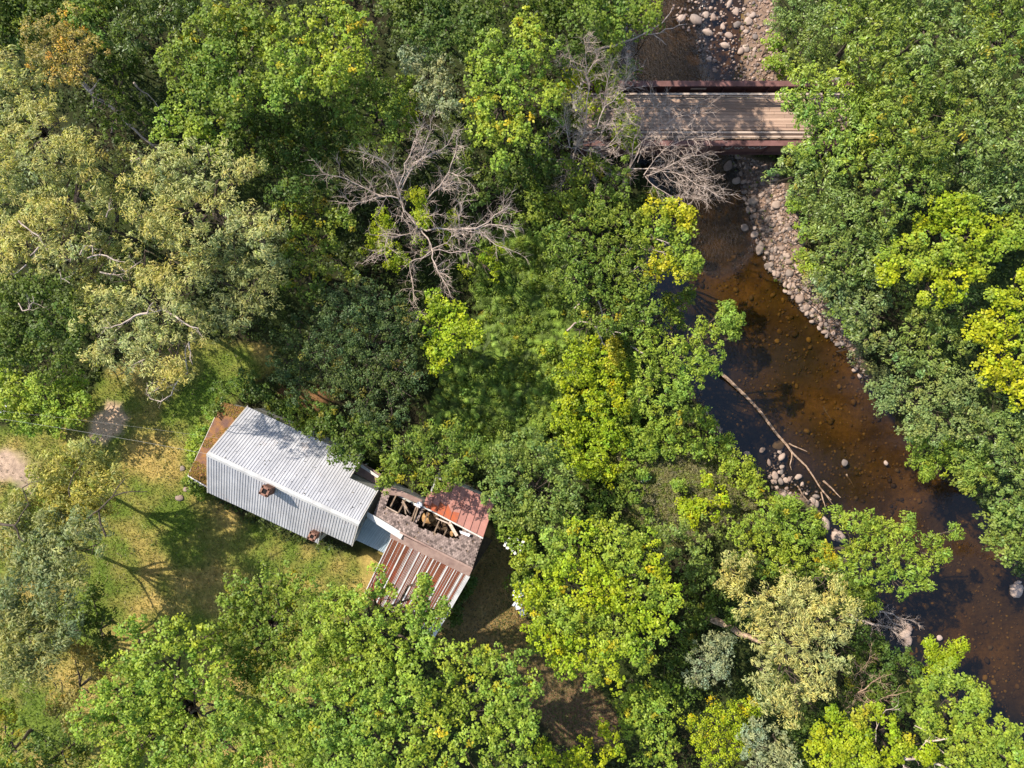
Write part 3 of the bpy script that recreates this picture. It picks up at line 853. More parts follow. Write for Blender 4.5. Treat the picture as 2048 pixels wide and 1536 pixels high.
 ('dark shaded tree behind the upper corner of the house', 'fine', DARK, 7, [(575,690,30),(610,700,32),(565,735,30),(610,745,32),(650,755,28),(600,790,22),(645,600,26),(600,640,28),(655,660,20)], GY, {'gap': .3}),
 ('leafy green tree overhanging the back of the grey roof', 'broad', DEEP, 7.5, [(640,850,26),(670,870,28),(700,860,30),(735,870,30),(700,900,24),(680,900,20),(660,830,24),(725,835,28),(765,860,28),(710,920,13)], GY, {'yellow': .06}),
 ('mid green tree spreading over the collapsed roof', 'star', MID, 8.5, [(790,900,30),(830,890,34),(875,885,32),(920,890,32),(950,905,24),(780,940,26),(820,935,34),(870,930,34),(920,935,32),(770,965,14),(845,965,24),(885,965,22),(905,955,20),(850,860,28),(910,865,26)], GY, {'yellow': .05}),
 ('rounded green tree right of the plum coloured roof', 'broad', COOL, 9, [(1020,905,36),(1065,900,36),(1100,920,30),(1000,950,34),(1050,950,44),(1100,960,40),(1140,985,30),(990,995,24),(1035,1005,40),(1085,1010,42),(1130,1030,32),(1055,1050,30),(1100,1065,28),(1000,1030,16)], GY, {'gap': .35}),
 ('large yellow-green maple standing alone right of the house', 'bold', LIME, 11, [(1110,1085,34),(1150,1060,30),(1200,1060,32),(1245,1065,28),(1280,1085,28),(1080,1130,34),(1130,1130,42),(1190,1120,46),(1250,1120,42),(1300,1130,32),(1060,1180,32),(1105,1185,44),(1165,1185,48),(1225,1185,48),(1285,1180,38),(1335,1170,26),(1340,1205,20),(1070,1225,32),(1120,1240,44),(1180,1245,48),(1240,1240,42),(1290,1230,30),(1325,1250,22),(1100,1290,30),(1150,1300,38),(1205,1300,38),(1255,1290,26),(1295,1300,20),(1135,1330,24),(1190,1345,26),(1225,1350,18),(1280,1320,14)], GY, {'yellow': .03, 'mix': (FRESH, -.1)}),
 # bank trees
 ('tree with a yellow crown side reaching over the river', 'bold', YELL, 9, [(1300,430,26),(1335,425,24),(1360,450,26),(1310,465,26),(1350,485,30),(1375,510,22),(1330,520,26),(1360,545,24),(1390,530,12),(1310,545,18),(1370,425,12)], GB, {'mix': (FRESH, -.1)}),
 ('green tree joined to the left of the yellow crowned tree', 'star', MID, 9.5, [(1130,470,32),(1175,455,34),(1220,440,34),(1260,440,28),(1150,510,34),(1200,500,38),(1250,490,38),(1285,500,28),(1140,555,28),(1190,550,38),(1240,545,36),(1280,560,26),(1110,505,20)], GB, {}),
 ('green bank tree with pale bare twigs on top', 'broad', MID, 9, [(1170,600,30),(1215,595,32),(1255,600,30),(1290,590,22),(1180,640,28),(1225,640,30),(1265,640,26),(1150,570,22),(1160,660,18),(1300,620,16)], GB, {'yellow': .08, 'gap': .4}),
 ('light green tree with arms out over the pool, left bank', 'star', FRESH, 8.5, [(1300,665,30),(1345,660,30),(1385,670,28),(1420,660,22),(1445,640,16),(1470,640,12),(1465,665,10),(1455,615,10),(1290,710,34),(1340,710,36),(1390,710,34),(1430,705,20),(1290,755,32),(1340,755,34),(1385,750,30),(1420,735,16),(1330,795,26),(1365,785,22),(1280,795,22)], GB, {}),
 ('small green sapling with thin arms over the water, left bank', 'star', MID, 5, [(1355,605,14),(1375,590,10),(1345,625,13),(1360,640,14),(1335,600,8)], GB, {'gap': .4}),
 ('light branching tree reaching across the lower pool', 'star', FRESH, 9, [(1680,1030,16),(1705,1045,18),(1735,1040,18),(1765,1050,14),(1700,1080,24),(1735,1075,22),(1770,1080,20),(1805,1060,12),(1815,1040,9),(1690,1120,28),(1735,1115,28),(1780,1110,28),(1820,1095,22),(1850,1080,16),(1880,1075,12),(1905,1062,10),(1720,1155,28),(1765,1150,28),(1810,1140,26),(1850,1125,20),(1880,1110,12),(1800,1175,14),(1840,1160,16)], GB, {'gap': .35}),
 ('pale willow at the lower right, left of the river', 'willow', PALE, 11, [(1490,1210,26),(1530,1190,36),(1580,1170,36),(1630,1155,30),(1665,1170,24),(1510,1240,34),(1560,1230,42),(1615,1215,40),(1665,1210,34),(1700,1225,20),(1525,1290,34),(1575,1285,44),(1630,1270,40),(1675,1260,28),(1520,1340,36),(1570,1340,44),(1625,1330,38),(1665,1315,24),(1540,1390,34),(1590,1390,36),(1635,1375,26),(1580,1425,22)], GB, {'gap': .3}),
 ('small pale willow shrub left of the lower right willow', 'willow', PALE, 6, [(1455,1120,16),(1475,1145,20),(1445,1155,16),(1490,1120,14),(1470,1175,14)], GB, {'gap': .5}),
 ('small rounded grey-green tree between two dark hollows', 'fine', SILV, 7, [(1420,1285,22),(1445,1275,18),(1400,1315,26),(1435,1310,26),(1390,1345,22),(1425,1350,28),(1440,1335,16)], GB, {'gap': .1}),
 ('tree with gold and yellow leaves at the bottom edge, lower right', 'bold', GOLD, 9, [(1715,1425,22),(1750,1430,26),(1770,1455,20),(1730,1470,22),(1790,1480,24),(1820,1490,20),(1850,1505,16),(1665,1425,10),(1780,1515,20),(1700,1450,14)], GB, {'gap': .3, 'mix': (LIME, .1)}),
 ('lime yellow tree left of the gold leafed tree', 'bold', (.35,.41,.02), 9, [(1640,1465,24),(1670,1480,26),(1655,1510,28),(1690,1520,26),(1650,1545,26),(1625,1490,16),(1735,1525,22),(1720,1500,16),(1700,1485,14)], GB, {}),
 ('silver-blue conifer-like tree at the bottom edge, lower right', 'star', SILV, 9, [(1515,1450,26),(1545,1470,30),(1510,1495,28),(1560,1510,28),(1520,1530,28),(1585,1535,22),(1500,1465,20)], GB, {'gap': .2}),
 ('lime green tree left of the silver tree', 'fine', LIME, 7, [(1390,1440,28),(1430,1420,28),(1470,1415,28),(1400,1480,26),(1445,1465,28),(1480,1450,22),(1440,1505,26),(1475,1495,20),(1500,1410,14),(1420,1530,24)], GB, {'yellow': .05}),
 ('bright green tree in the bottom right corner, left of the river', 'bold', FRESH, 10, [(1870,1355,26),(1905,1355,28),(1935,1370,22),(1850,1390,26),(1890,1400,34),(1935,1405,30),(1960,1390,10),(1860,1435,28),(1905,1445,34),(1950,1440,30),(1990,1450,26),(1925,1490,32),(1970,1490,30),(2015,1475,28),(2045,1490,26),(1960,1530,32),(2010,1530,34),(2050,1540,34),(1900,1530,26)], GB, {}),
 ('mid green lower tree under the bottom right tree', 'broad', MID, 7, [(1870,1480,26),(1850,1450,22),(1880,1520,28),(1930,1540,26),(1840,1420,18)], GB, {'gap': .3}),
 ('sparse light branch tree sticking out over the lower pool', 'star', LIME, 6, [(1858,1288,9),(1862,1308,10),(1885,1310,10),(1905,1300,10),(1922,1288,7),(1875,1325,11),(1900,1318,9),(1860,1340,8)], GB, {'gap': .2}),
 # right hand wood
 ('dark small leafed tree at the top left of the right hand wood', 'fine', COOL, 11, [(1570,20,34),(1620,15,36),(1580,65,34),(1625,60,38),(1600,110,34),(1640,110,30),(1555,45,18),(1600,-30,45)], GR, {'mat': 'leaf_glossy', 'gap': .15}),
 ('light topped tree at the top edge of the right hand wood', 'star', MID, 15, [(1680,15,40),(1730,20,42),(1780,20,42),(1690,65,42),(1745,75,46),(1795,75,40),(1720,120,44),(1780,125,40),(1730,-30,50)], GR, {'mat': 'leaf_glossy'}),
 ('green tree at the top edge, second from the right corner', 'star', COOL, 15, [(1840,15,42),(1890,20,44),(1850,65,42),(1905,70,44),(1840,110,36),(1890,120,42),(1870,-30,50)], GR, {'mat': 'leaf_glossy'}),
 ('yellowish green tree in the upper right corner', 'star', MID, 15, [(1950,15,42),(2000,20,44),(2045,15,42),(1960,70,42),(2015,75,46),(2055,75,36),(1950,120,40),(2005,130,42),(2050,130,36),(2000,-30,50)], GR, {'mat': 'leaf_glossy', 'yellow': .05}),
 ('wide green tree whose branches cover the right end of the bridge', 'star', FRESH, 13, [(1600,165,28),(1650,160,40),(1700,175,44),(1570,195,20),(1580,215,22),(1620,215,38),(1670,225,46),(1725,225,44),(1630,265,32),(1680,275,44),(1735,275,42),(1640,310,36),(1690,325,42),(1605,235,18),(1610,300,20)], GR, {'mat': 'leaf_glossy'}),
 ('light green tree over the river edge just below the bridge', 'star', COOL, 12, [(1580,320,26),(1560,345,24),(1600,350,34),(1540,365,14),(1645,360,38),(1590,385,26),(1640,400,36),(1690,385,40),(1620,430,30)], GR, {'mat': 'leaf_glossy', 'yellow': .03}),
 ('tall green tree right of the bridge end', 'star', MID, 15, [(1780,175,42),(1830,170,44),(1880,175,42),(1790,225,44),(1845,225,46),(1895,230,40),(1790,275,42),(1845,280,46),(1890,285,36)], GR, {'mat': 'leaf_glossy', 'yellow': .04}),
 ('dense green tree at the right edge, below the corner tree', 'star', COOL, 15, [(1945,175,42),(2000,185,44),(2045,185,38),(1940,230,42),(1995,240,46),(2048,245,40),(1950,290,42),(2005,300,44),(2050,305,36)], GR, {'mat': 'leaf_glossy', 'yellow': .03}),
 ('green tree above the left yellow crown, right hand wood', 'star', MID, 14, [(1750,330,38),(1800,330,42),(1850,335,42),(1750,380,38),(1800,385,42),(1850,380,36),(1770,425,34)], GR, {'mat': 'leaf_glossy'}),
 ('shaded green tree at the right edge above the yellow crowns', 'star', COOL, 13.5, [(1905,340,40),(1955,350,42),(2005,350,42),(2048,350,36),(1955,395,36),(2005,400,40),(2050,410,34)], GR, {'mat': 'leaf_glossy'}),
 ('green tree beside the widest part of the cobble bar', 'star', COOL, 12, [(1640,455,32),(1685,440,38),(1730,450,40),(1660,500,34),(1710,500,42),(1755,490,36),(1640,530,26),(1685,545,38),(1735,545,36)], GR, {'mat': 'leaf_glossy'}),
 ('grey-green tree between the cobble bar and the left yellow crown', 'star', (.195,.25,.070), 11, [(1650,575,26),(1690,590,36),(1740,590,36),(1670,620,28),(1710,640,34),(1760,630,34),(1730,680,30),(1770,680,30)], GR, {'mat': 'leaf_glossy', 'gap': .35}),
 ('shaded tree under the left yellow crown', 'star', COOL, 10.5, [(1810,590,34),(1855,625,38),(1900,640,38),(1820,655,38),(1870,680,40),(1915,690,34),(1800,715,34),(1850,730,36),(1940,610,28),(1900,590,30)], GR, {'mat': 'leaf_glossy', 'gap': .35}),
 ('flat yellow-green crown in the middle of the right hand wood', 'bold', (.345,.400,.016), 13.5, [(1875,415,20),(1905,410,22),(1935,412,14),(1845,455,24),(1885,455,28),(1925,450,28),(1960,455,24),(1995,455,26),(2025,465,22),(1800,500,26),(1840,500,34),(1885,500,36),(1930,495,34),(1975,495,28),(2010,490,18),(1775,525,22),(1770,555,12),(1820,540,26),(1860,545,34),(1905,545,32),(1945,535,24),(1865,585,24),(1890,590,16),(1845,600,10)], GR, {'mix': (FRESH, -.25)}),
 ('bright yellow crown at the right edge of the wood', 'bold', (.410,.430,.016), 13.5, [(2035,545,26),(2050,580,30),(2015,600,24),(1990,595,12),(1960,645,22),(1995,640,30),(2035,635,34),(1950,670,14),(1980,680,28),(2020,685,34),(2055,690,30),(1990,725,28),(2030,735,32),(1965,745,18),(2000,765,24),(2040,785,28)], GR, {'mix': (FRESH, -.35)}),
 ('fine leafed grey-green tree bending over the river pool', 'fine', (.26,.315,.09), 10.5, [(1750,775,22),(1785,775,30),(1830,775,34),(1770,805,18),(1805,815,34),(1855,815,38),(1900,800,36),(1820,855,32),(1865,865,34),(1905,850,34),(1945,830,30),(1880,755,34),(1930,770,32)], GR, {'gap': .3}),
 ('fresh green low tree at the water below the grey-green one', 'star', FRESH, 8, [(1825,880,16),(1850,900,30),(1890,890,30),(1835,920,18),(1875,930,26),(1850,945,10)], GR, {}),
 ('light green tree with a drooping tip over the pool', 'star', (.27,.34,.055), 9, [(1920,900,30),(1960,910,32),(1925,940,24),(1960,950,26),(1930,970,14),(1935,930,20)], GR, {}),
 ('green tree at the right edge above the lower pool', 'star', COOL, 11, [(1985,830,34),(2030,840,38),(1990,880,36),(2035,890,38),(2000,925,32),(2045,935,34),(1960,870,26)], GR, {'mat': 'leaf_glossy'}),
 ('rounded green tree at the right edge of the lower pool', 'broad', COOL, 10, [(2000,1000,30),(2040,985,34),(1985,1040,26),(2020,1040,38),(2055,1040,34),(1975,1075,16),(2005,1085,32),(2045,1090,34),(2030,1115,22)], GR, {}),
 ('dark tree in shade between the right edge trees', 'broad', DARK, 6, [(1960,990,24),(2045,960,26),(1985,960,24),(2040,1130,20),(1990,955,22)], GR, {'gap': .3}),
]
for lab, kd, colr, top, discs, grp, kw in TREES:
    plant('tree', 'tree', lab, kd, colr, top, discs, grp, **kw)

SHRUBS = [
 ('dark ivy-like shrub behind the upper roof corner of the house', 'broad', DEEP, 2.6, [(450,790,26),(490,775,28),(530,790,28),(440,820,18),(560,815,24),(510,765,20)]),
 ('bright leafy climber along the mossy lean-to roof', 'broad', FRESH, 2.2, [(425,835,12),(410,860,13),(400,885,14),(390,905,13),(385,930,10)]),
 ('leafy shrub behind the middle of the grey roof', 'broad', MID, 3.2, [(590,830,22),(620,840,22),(585,800,14),(640,810,22),(600,860,12)]),
 ('small green weeds at the front corner of the mossy lean-to', 'broad', MID, .8, [(395,975,8),(405,985,8),(380,960,7)]),
 ('hydrangea bush with white flower heads beside the shed wing', 'broad', FRESH, 2.4, [(1010,1055,18),(1035,1050,20),(1050,1080,22),(1025,1085,16),(1060,1110,22),(1040,1125,18)]),
 ('green bush below the white flowered one, edge of the track', 'broad', MID, 2.2, [(1050,1150,22),(1065,1185,20),(1035,1165,14),(1075,1215,18),(1080,1250,18),(1075,1290,16)]),
 ('thin shrub along the outer wall of the striped shed roof', 'broad', DEEP, 1.6, [(930,1185,9),(922,1210,10),(912,1235,9),(940,1160,7)]),
 ('bright green bushes right of the track, below the lone maple', 'bold', FRESH, 4, [(1270,1380,28),(1310,1370,28),(1350,1395,26),(1270,1420,28),(1310,1420,28),(1250,1395,20),(1290,1460,28),(1330,1460,26),(1255,1450,20),(1340,1500,26),(1290,1510,26),(1340,1540,26)]),
 ('dark shrub in the hollow left of the grey-green tree', 'broad', DEEP, 3.5, [(1350,1310,28),(1370,1270,26),(1380,1230,28),(1340,1350,24),(1370,1380,24),(1410,1220,26),(1420,1190,26),(1380,1185,24),(1450,1230,22)]),
 ('deep green shrub between the lone maple and the riverside bushes', 'broad', COOL, 4.5, [(1350,1090,28),(1390,1100,30),(1380,1140,30),(1420,1145,26),(1330,1060,24),(1365,1055,22),(1410,1065,22)]),
 ('riverside bush, wide and bright, beside the spit of stones', 'star', FRESH, 4.5, [(1540,1015,26),(1580,1020,26),(1620,1035,24),(1510,1045,30),(1555,1055,32),(1600,1065,30),(1640,1065,16),(1500,1085,28),(1550,1100,32),(1600,1105,30),(1470,1060,26),(1640,1095,18)]),
 ('lower riverside bush under the reaching branches', 'star', MID, 4.5, [(1480,1120,26),(1525,1135,28),(1570,1140,28),(1615,1140,26),(1650,1130,22),(1680,1160,24),(1710,1190,24),(1735,1200,18),(1690,1120,18)]),
 ('small orange tinged sapling beside the pink boulders', 'bold', GOLD, 4, [(1650,1105,11),(1662,1120,10),(1645,1125,9)]),
 ('yellow-green bushes in the middle of the left bank thicket', 'broad', LIME, 3.4, [(1150,700,26),(1190,690,26),(1165,735,28),(1210,730,28),(1130,760,26),(1180,775,30),(1225,770,26),(1140,805,28),(1190,815,28),(1235,810,24)]),
 ('lime bushes left above the meadow', 'broad', LIME, 2.8, [(1130,845,26),(1170,860,26),(1215,850,26),(1150,890,26),(1195,900,28),(1235,880,22),(1180,930,26),(1220,940,24),(1155,930,20)]),
 ('green bushes at the upper edge of the meadow', 'broad', FRESH, 1.7, [(1275,830,26),(1315,845,26),(1355,840,24),(1390,850,22),(1290,870,24),(1270,900,22),(1340,880,22),(1380,885,20),(1400,830,20)]),
 ('row of bushes on the left bank beside the log', 'broad', FRESH, 1.8, [(1425,880,20),(1455,900,20),(1485,930,20),(1510,955,20),(1450,930,16),(1400,900,16),(1480,960,18),(1515,985,18)]),
 ('deep green shrubs between the round tree and the meadow', 'broad', MID, 2.2, [(1180,980,26),(1220,985,26),(1240,1020,24),(1190,1020,26),(1160,1040,24),(1270,1000,20),(1285,1035,18),(1250,960,16)]),
 ('bright shrub on the meadow, lower edge', 'bold', LIME, 1.8, [(1390,1010,18),(1415,1020,16),(1380,1035,14),(1440,1000,14),(1410,960,9),(1370,1010,10)]),
 ('pair of small bushes in the meadow near the white object', 'bold', FRESH, 1.3, [(1285,945,8),(1355,970,9),(1330,905,10),(1300,905,12)]),
 ('golden leaved sapling in the bank thicket', 'bold', GOLD, 3.5, [(1225,690,12),(1235,715,12),(1222,730,8)]),
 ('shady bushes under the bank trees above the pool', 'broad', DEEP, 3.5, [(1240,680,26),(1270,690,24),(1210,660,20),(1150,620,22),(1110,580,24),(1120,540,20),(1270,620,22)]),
 ('bright small bush at the bridge corner on the cobble shore', 'bold', FRESH, 2, [(1545,85,16),(1560,110,16),(1548,130,13),(1570,145,14)]),
 ('low green shrub along the right side of the cobble bar', 'bold', FRESH, 1.6, [(1590,410,12),(1600,440,13),(1612,475,14),(1610,510,15),(1615,540,12),(1640,560,14),(1675,620,12),(1700,650,13),(1715,665,10)]),
 ('grey-green thistle-like shrub at the lower end of the cobble bar', 'fine', GREY, 2.5, [(1620,560,20),(1640,590,18),(1710,700,16),(1740,730,16),(1755,745,14)]),
 ('dark bushes on the shaded right bank at the lower pool', 'broad', DARK, 2.5, [(1985,1000,18),(1960,985,16),(2045,1140,14),(1975,1000,16)]),
 ('dark bushes below the driftwood, lower right bank', 'broad', DEEP, 5, [(1720,1270,26),(1760,1290,28),(1720,1320,28),(1770,1335,28),(1810,1320,24),(1830,1350,22),(1800,1370,26),(1750,1370,26),(1700,1360,24),(1790,1410,22),(1740,1400,20)]),
 ('dark shrub between the pale willow and the gold leafed tree', 'broad', DEEP, 4, [(1610,1440,22),(1590,1460,20),(1600,1500,22),(1640,1430,16),(1610,1530,20),(1690,1400,20)]),
 ('green shrubs under the bank willow by the driftwood', 'broad', MID, 4, [(1715,1185,18),(1730,1210,16),(1700,1160,16),(1735,1180,10)]),
 ('dark shaded thicket on the slope left of the river rapids', 'broad', DEEP, 4, [(1270,430,26),(1300,400,22),(1330,410,16),(1200,260,24),(1120,230,24),(1290,60,22),(1240,110,28),(1200,120,28),(1255,145,20),(1150,240,22)]),
 ('small weeds at the stone spit below the left bank', 'broad', FRESH, .9, [(1545,1000,8),(1575,1005,9),(1420,850,8),(1450,880,7),(1500,940,8)]),
]
_r = np.random.default_rng(88)
def patch(poly_uv, step, rr, z):
    pl = np.array(poly_uv, float); out = []
    for u in np.arange(pl[:, 0].min(), pl[:, 0].max(), step):
        for v in np.arange(pl[:, 1].min(), pl[:, 1].max(), step):
            a, b = u + _r.uniform(-step, step) * .45, v + _r.uniform(-step, step) * .45
            if inside(pl, np.array([a]), np.array([b]))[0]:
                out.append((round(a), round(b), rr * _r.uniform(.75, 1.2), _r.uniform(-z, z * .6)))
    return out
SHRUBS += [
 ('stand of tall leafy weeds in the upper half of the shaded hollow', 'star', (.200, .275, .036), 1.3, patch([(950,480),(1075,490),(1120,600),(1130,660),(1000,680),(960,600)], 23, 17, .9)),
 ('stand of arching green weeds in the lower half of the shaded hollow', 'star', (.215, .285, .036), 1.2, patch([(960,680),(1130,670),(1140,760),(1090,860),(1010,890),(900,870),(900,780)], 23, 17, .9)),
 ('mixed green scrub on the bank between the thicket and the meadow', 'broad', FRESH, 1.4, patch([(1090,700),(1250,700),(1330,830),(1300,900),(1230,960),(1150,960),(1090,880)], 30, 15, .8)),
]
for lab, kd, colr, top, discs in SHRUBS:
    plant('shrub', 'shrub', lab, kd, colr, top, discs, 'shrubs and saplings', trunk=False, gap=.35, yellow=.02)
# ------------------------------------------------------------------ ground cover (nobody could count it)
def cover(name, label, cat, centers, rad, kind, cols, per, lsize, lwid, seed, mat='leaf', droop=.1, up=.7):
    r = np.random.default_rng(seed)
    ow = unit(r.normal(size=centers.shape) * .5 + np.array([0, 0, 1.0]))
    V, cc = leaves(centers, ow, kind, (1, 1, 1), r, per, rad, lsize, lwid, 0, droop, up)
    base = np.repeat(np.array(cols)[r.integers(0, len(cols), len(centers))], per, 0)
    cc = base * np.clip(cc, .5, 1.6)
    o = np_mesh(name, V.reshape(-1, 3), np.arange(len(V) * 4).reshape(-1, 4), M[mat], cc)
    LEAF_TOTAL[0] += len(V)
    return tag(o, label, cat, kind='stuff')

r = np.random.default_rng(77)
n = 44000
px, py = r.uniform(-50, 50, n), r.uniform(-40, 40, n)
ok = (sdist(RIVER, px, py) > .7)
for g in (GRAVEL_A, GRAVEL_B, GRAVEL_C, GRAVEL_D, LAWN, YARD, HOUSE, DIRT_C, FERNS, MEADOW):
    ok &= sdist(g, px, py) > .15
ok &= snoise(px, py, .8, 51) > -1.3
px, py = px[ok], py[ok]
hz = height(px, py)
lift = np.clip(.7 + .7 * snoise(px, py, .7, 52), .1, 1.6) * np.clip(sdist(RIVER, px, py) / 4, .15, 1)
cen = np.stack([px, py, hz + lift * r.uniform(.3, 1, len(px))], 1)
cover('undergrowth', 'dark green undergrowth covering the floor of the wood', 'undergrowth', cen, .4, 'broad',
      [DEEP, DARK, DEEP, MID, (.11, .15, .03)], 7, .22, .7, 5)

n = 1500                                               # knotweed and ferns in the shaded hollow
pts = scatter_in(FERNS, n, r)
V_, C_ = [], []
for q in pts:
    a = r.uniform(0, 6.28); L = r.uniform(.8, 2.0); h = r.uniform(.3, 1.7)
    base = np.array([q[0], q[1], 0]) + np.array([0, 0, .02])
    shade = r.choice([.45, .6, .9, 1.3, 1.7])
    m = 15
    t_ = np.linspace(.12, 1, m)
    spine = base + np.stack([np.cos(a) * L * t_, np.sin(a) * L * t_, h * np.sin(t_ * 2.3) / .9], 1)
    side = np.array([-math.sin(a), math.cos(a), 0])
    fw = np.array([math.cos(a), math.sin(a), 0])
    for s in (-1, 1):
        ll = (.24 * np.sin(t_ * 2.7) + .05)[:, None]
        tip = spine + (side * s + fw * .45) * ll - np.array([0, 0, .05])
        wv = fw * .04
        V_.append(np.stack([spine - wv, tip, tip + fw * .012, spine + wv], 1))
        C_.append(np.array((.190, .270, .040)) * shade * r.uniform(.8, 1.2, (m, 1)) * np.ones(3))
V_ = np.concatenate(V_); C_ = np.concatenate(C_)
o = np_mesh('fern_bed', V_.reshape(-1, 3), np.arange(len(V_) * 4).reshape(-1, 4), M['leaf'], C_)
tag(o, 'bed of arching green fronds in the shaded hollow left of the river', 'ferns', kind='stuff')
pts = scatter_in(FERNS, 2600, r)
cen = np.column_stack([pts, r.uniform(.15, 1.0, len(pts))])
cover('low_leaves', 'low green leaves growing among the fronds in the hollow', 'leaves', cen, .35, 'broad', [MID, DEEP, MID, FRESH, FRESH], 9, .26, .42, 6)

pts = scatter_in(MEADOW, 4600, r)
cen = np.column_stack([pts, height(pts[:, 0], pts[:, 1]) + r.uniform(.1, .5, len(pts))])
cover('meadow_weeds', 'dry tan and green weeds of the small meadow by the river', 'weeds', cen, .3, 'narrow',
      [(.36, .40, .08), (.44, .38, .16), (.30, .38, .05), (.36, .32, .18), (.46, .44, .18)], 10, .28, .2, 8, droop=-.1, up=.9)
rim = pts[(sdist(MEADOW, pts[:, 0], pts[:, 1]) > -2.2)]

def grass(name, label, poly, n, cols, seed, hgt=.10, excl=()):
    r = np.random.default_rng(seed)
    p = scatter_in(poly, n, r)
    ok = (np.abs(p[:, 0]) < 48) & (np.abs(p[:, 1]) < 38)
    for g in excl: ok &= sdist(g, p[:, 0], p[:, 1]) > .05
    p = p[ok]; n = len(p)
    z = height(p[:, 0], p[:, 1])
    a = r.uniform(0, 6.28, n); t = np.stack([np.cos(a), np.sin(a), np.zeros(n)], 1)
    lean = r.normal(0, 1, (n, 3)) * np.array([.09, .09, 0])
    h = hgt * r.uniform(.5, 1.5, (n, 1)); w = .035
    b = np.column_stack([p, z])
    top = b + lean + np.array([0, 0, 1]) * h
    V = np.stack([b - t * w, b + t * w, top + t * w * .4, top - t * w * .4], 1)
    k = np.clip(.5 + .5 * snoise(p[:, 0], p[:, 1], .42, 13) + .3 * snoise(p[:, 0], p[:, 1], 1.5, 14) + r.normal(0, .25, n), 0, 1)[:, None]
    c = np.array(cols[0]) * (1 - k) + np.array(cols[1]) * k
    c = c * r.uniform(.75, 1.3, (n, 1))
    o = np_mesh(name, V.reshape(-1, 3), np.arange(n * 4).reshape(-1, 4), M['leaf'], c)
    tag(o, label, 'grass', kind='stuff')
grass('lawn_grass', 'short green and tan grass of the lawn in front of the house', LAWN, 90000, [(.15, .22, .035), (.36, .29, .11)], 31, .12, (DIRT_A, DIRT_B, HOUSE))
grass('yard_grass', 'thin dry grass beside the shed wing', YARD, 18000, [(.14, .15, .04), (.30, .21, .11)], 32, .07, (HOUSE,))

p = scatter_in(LAWN, 2300, r); p = p[(np.abs(p[:, 0]) < 46) & (p[:, 1] > -36) & (sdist(HOUSE, p[:, 0], p[:, 1]) > .1)]
p = p[(snoise(p[:, 0], p[:, 1], 1.1, 71) > .05) & (sdist(DIRT_A, p[:, 0], p[:, 1]) > 0) & (sdist(DIRT_B, p[:, 0], p[:, 1]) > 0)]
cover('lawn_weeds', 'small clumps of weeds and clover growing in the lawn', 'weeds', np.column_stack([p, height(p[:, 0], p[:, 1]) + .06]), .16, 'broad', [(.13, .21, .03), (.18, .26, .04), (.10, .16, .03)], 9, .10, .6, 43, up=.8)
q_ = np.concatenate([scatter_in(g, 60, r) for g in (GRAVEL_A, GRAVEL_B)])
cover('gravel_weeds', 'sparse green weeds growing between the cobbles', 'weeds', np.column_stack([q_, height(q_[:, 0], q_[:, 1]) + .15]), .16, 'broad', [MID, FRESH, (.30, .28, .08)], 9, .12, .5, 44, up=.8)

# ------------------------------------------------------------------ dead trees, fallen trunks and branches
def twigs(mb, pts, rad, r, dens, length, depth, spread=.8, flat=.35):
    pts = np.array(pts, float)
    seg = np.linalg.norm(np.diff(pts, axis=0), axis=1); tot = seg.sum()
    n = int(dens * tot + r.random())
    for _ in range(n):
        s = r.uniform(.18, 1.0) * tot; k = 0
        while k < len(seg) - 1 and s > seg[k]: s -= seg[k]; k += 1
        t = min(s / max(seg[k], 1e-6), 1)
        p = pts[k] * (1 - t) + pts[k + 1] * t
        d = unit(pts[k + 1] - pts[k])
        q = unit(d * .75 + r.normal(size=3) * spread * np.array([1, 1, flat]))
        L = length * r.uniform(.4, 1.2)
        cur, path = p, [p]
        for j in range(3):
            q = unit(q + r.normal(size=3) * .25 + np.array([0, 0, .05]))
            cur = cur + q * L / 3; path.append(cur)
        r0 = rad * r.uniform(.8, 1.15)
        mb.tube(path, [r0, r0 * .8, r0 * .6, r0 * .35], 4 if depth > 1 else 3, cap=False)
        if depth > 1:
            twigs(mb, path, rad * .62, r, dens * 1.7, length * .5, depth - 1, spread, flat)

def limb_points(px, r, jit=.06):
    pts = [P(*q) for q in px]
    out = []
    for i in range(len(pts) - 1):
        a, b = np.array(pts[i]), np.array(pts[i + 1])
        out.append(a)
        out.append((a + b) / 2 + r.normal(size=3) * jit * np.linalg.norm(b - a))
    out.append(np.array(pts[-1]))
    return out

def dead_tree(label, base_px, limbs, r0, seed, dens=2.2, tlen=1.1, name='dead_tree', mat='dead_bark', cat='dead tree', tw=.015, depth=2, flat=.35):
    r = np.random.default_rng(seed)
    x, y, z = P(*base_px)
    root = empty(name, (x, y, z)); tag(root, label, cat)
    for i, (px, rr) in enumerate(limbs):
        pts = limb_points(px, r, .015 if cat in ('log', 'stick') else .06)
        mb = MB(); n = len(pts)
        mb.tube(pts, [(rr if i == 0 or name != 'dead_tree' else rr * .5) * (1 - .75 * k / (n - 1)) + .008 for k in range(n)], 6)
        twigs(mb, pts, tw, r, dens * 1.5, tlen * 1.25, depth, spread=.55, flat=flat)
        mb.build('trunk' if i == 0 else 'branch', M[mat], root)
    return root

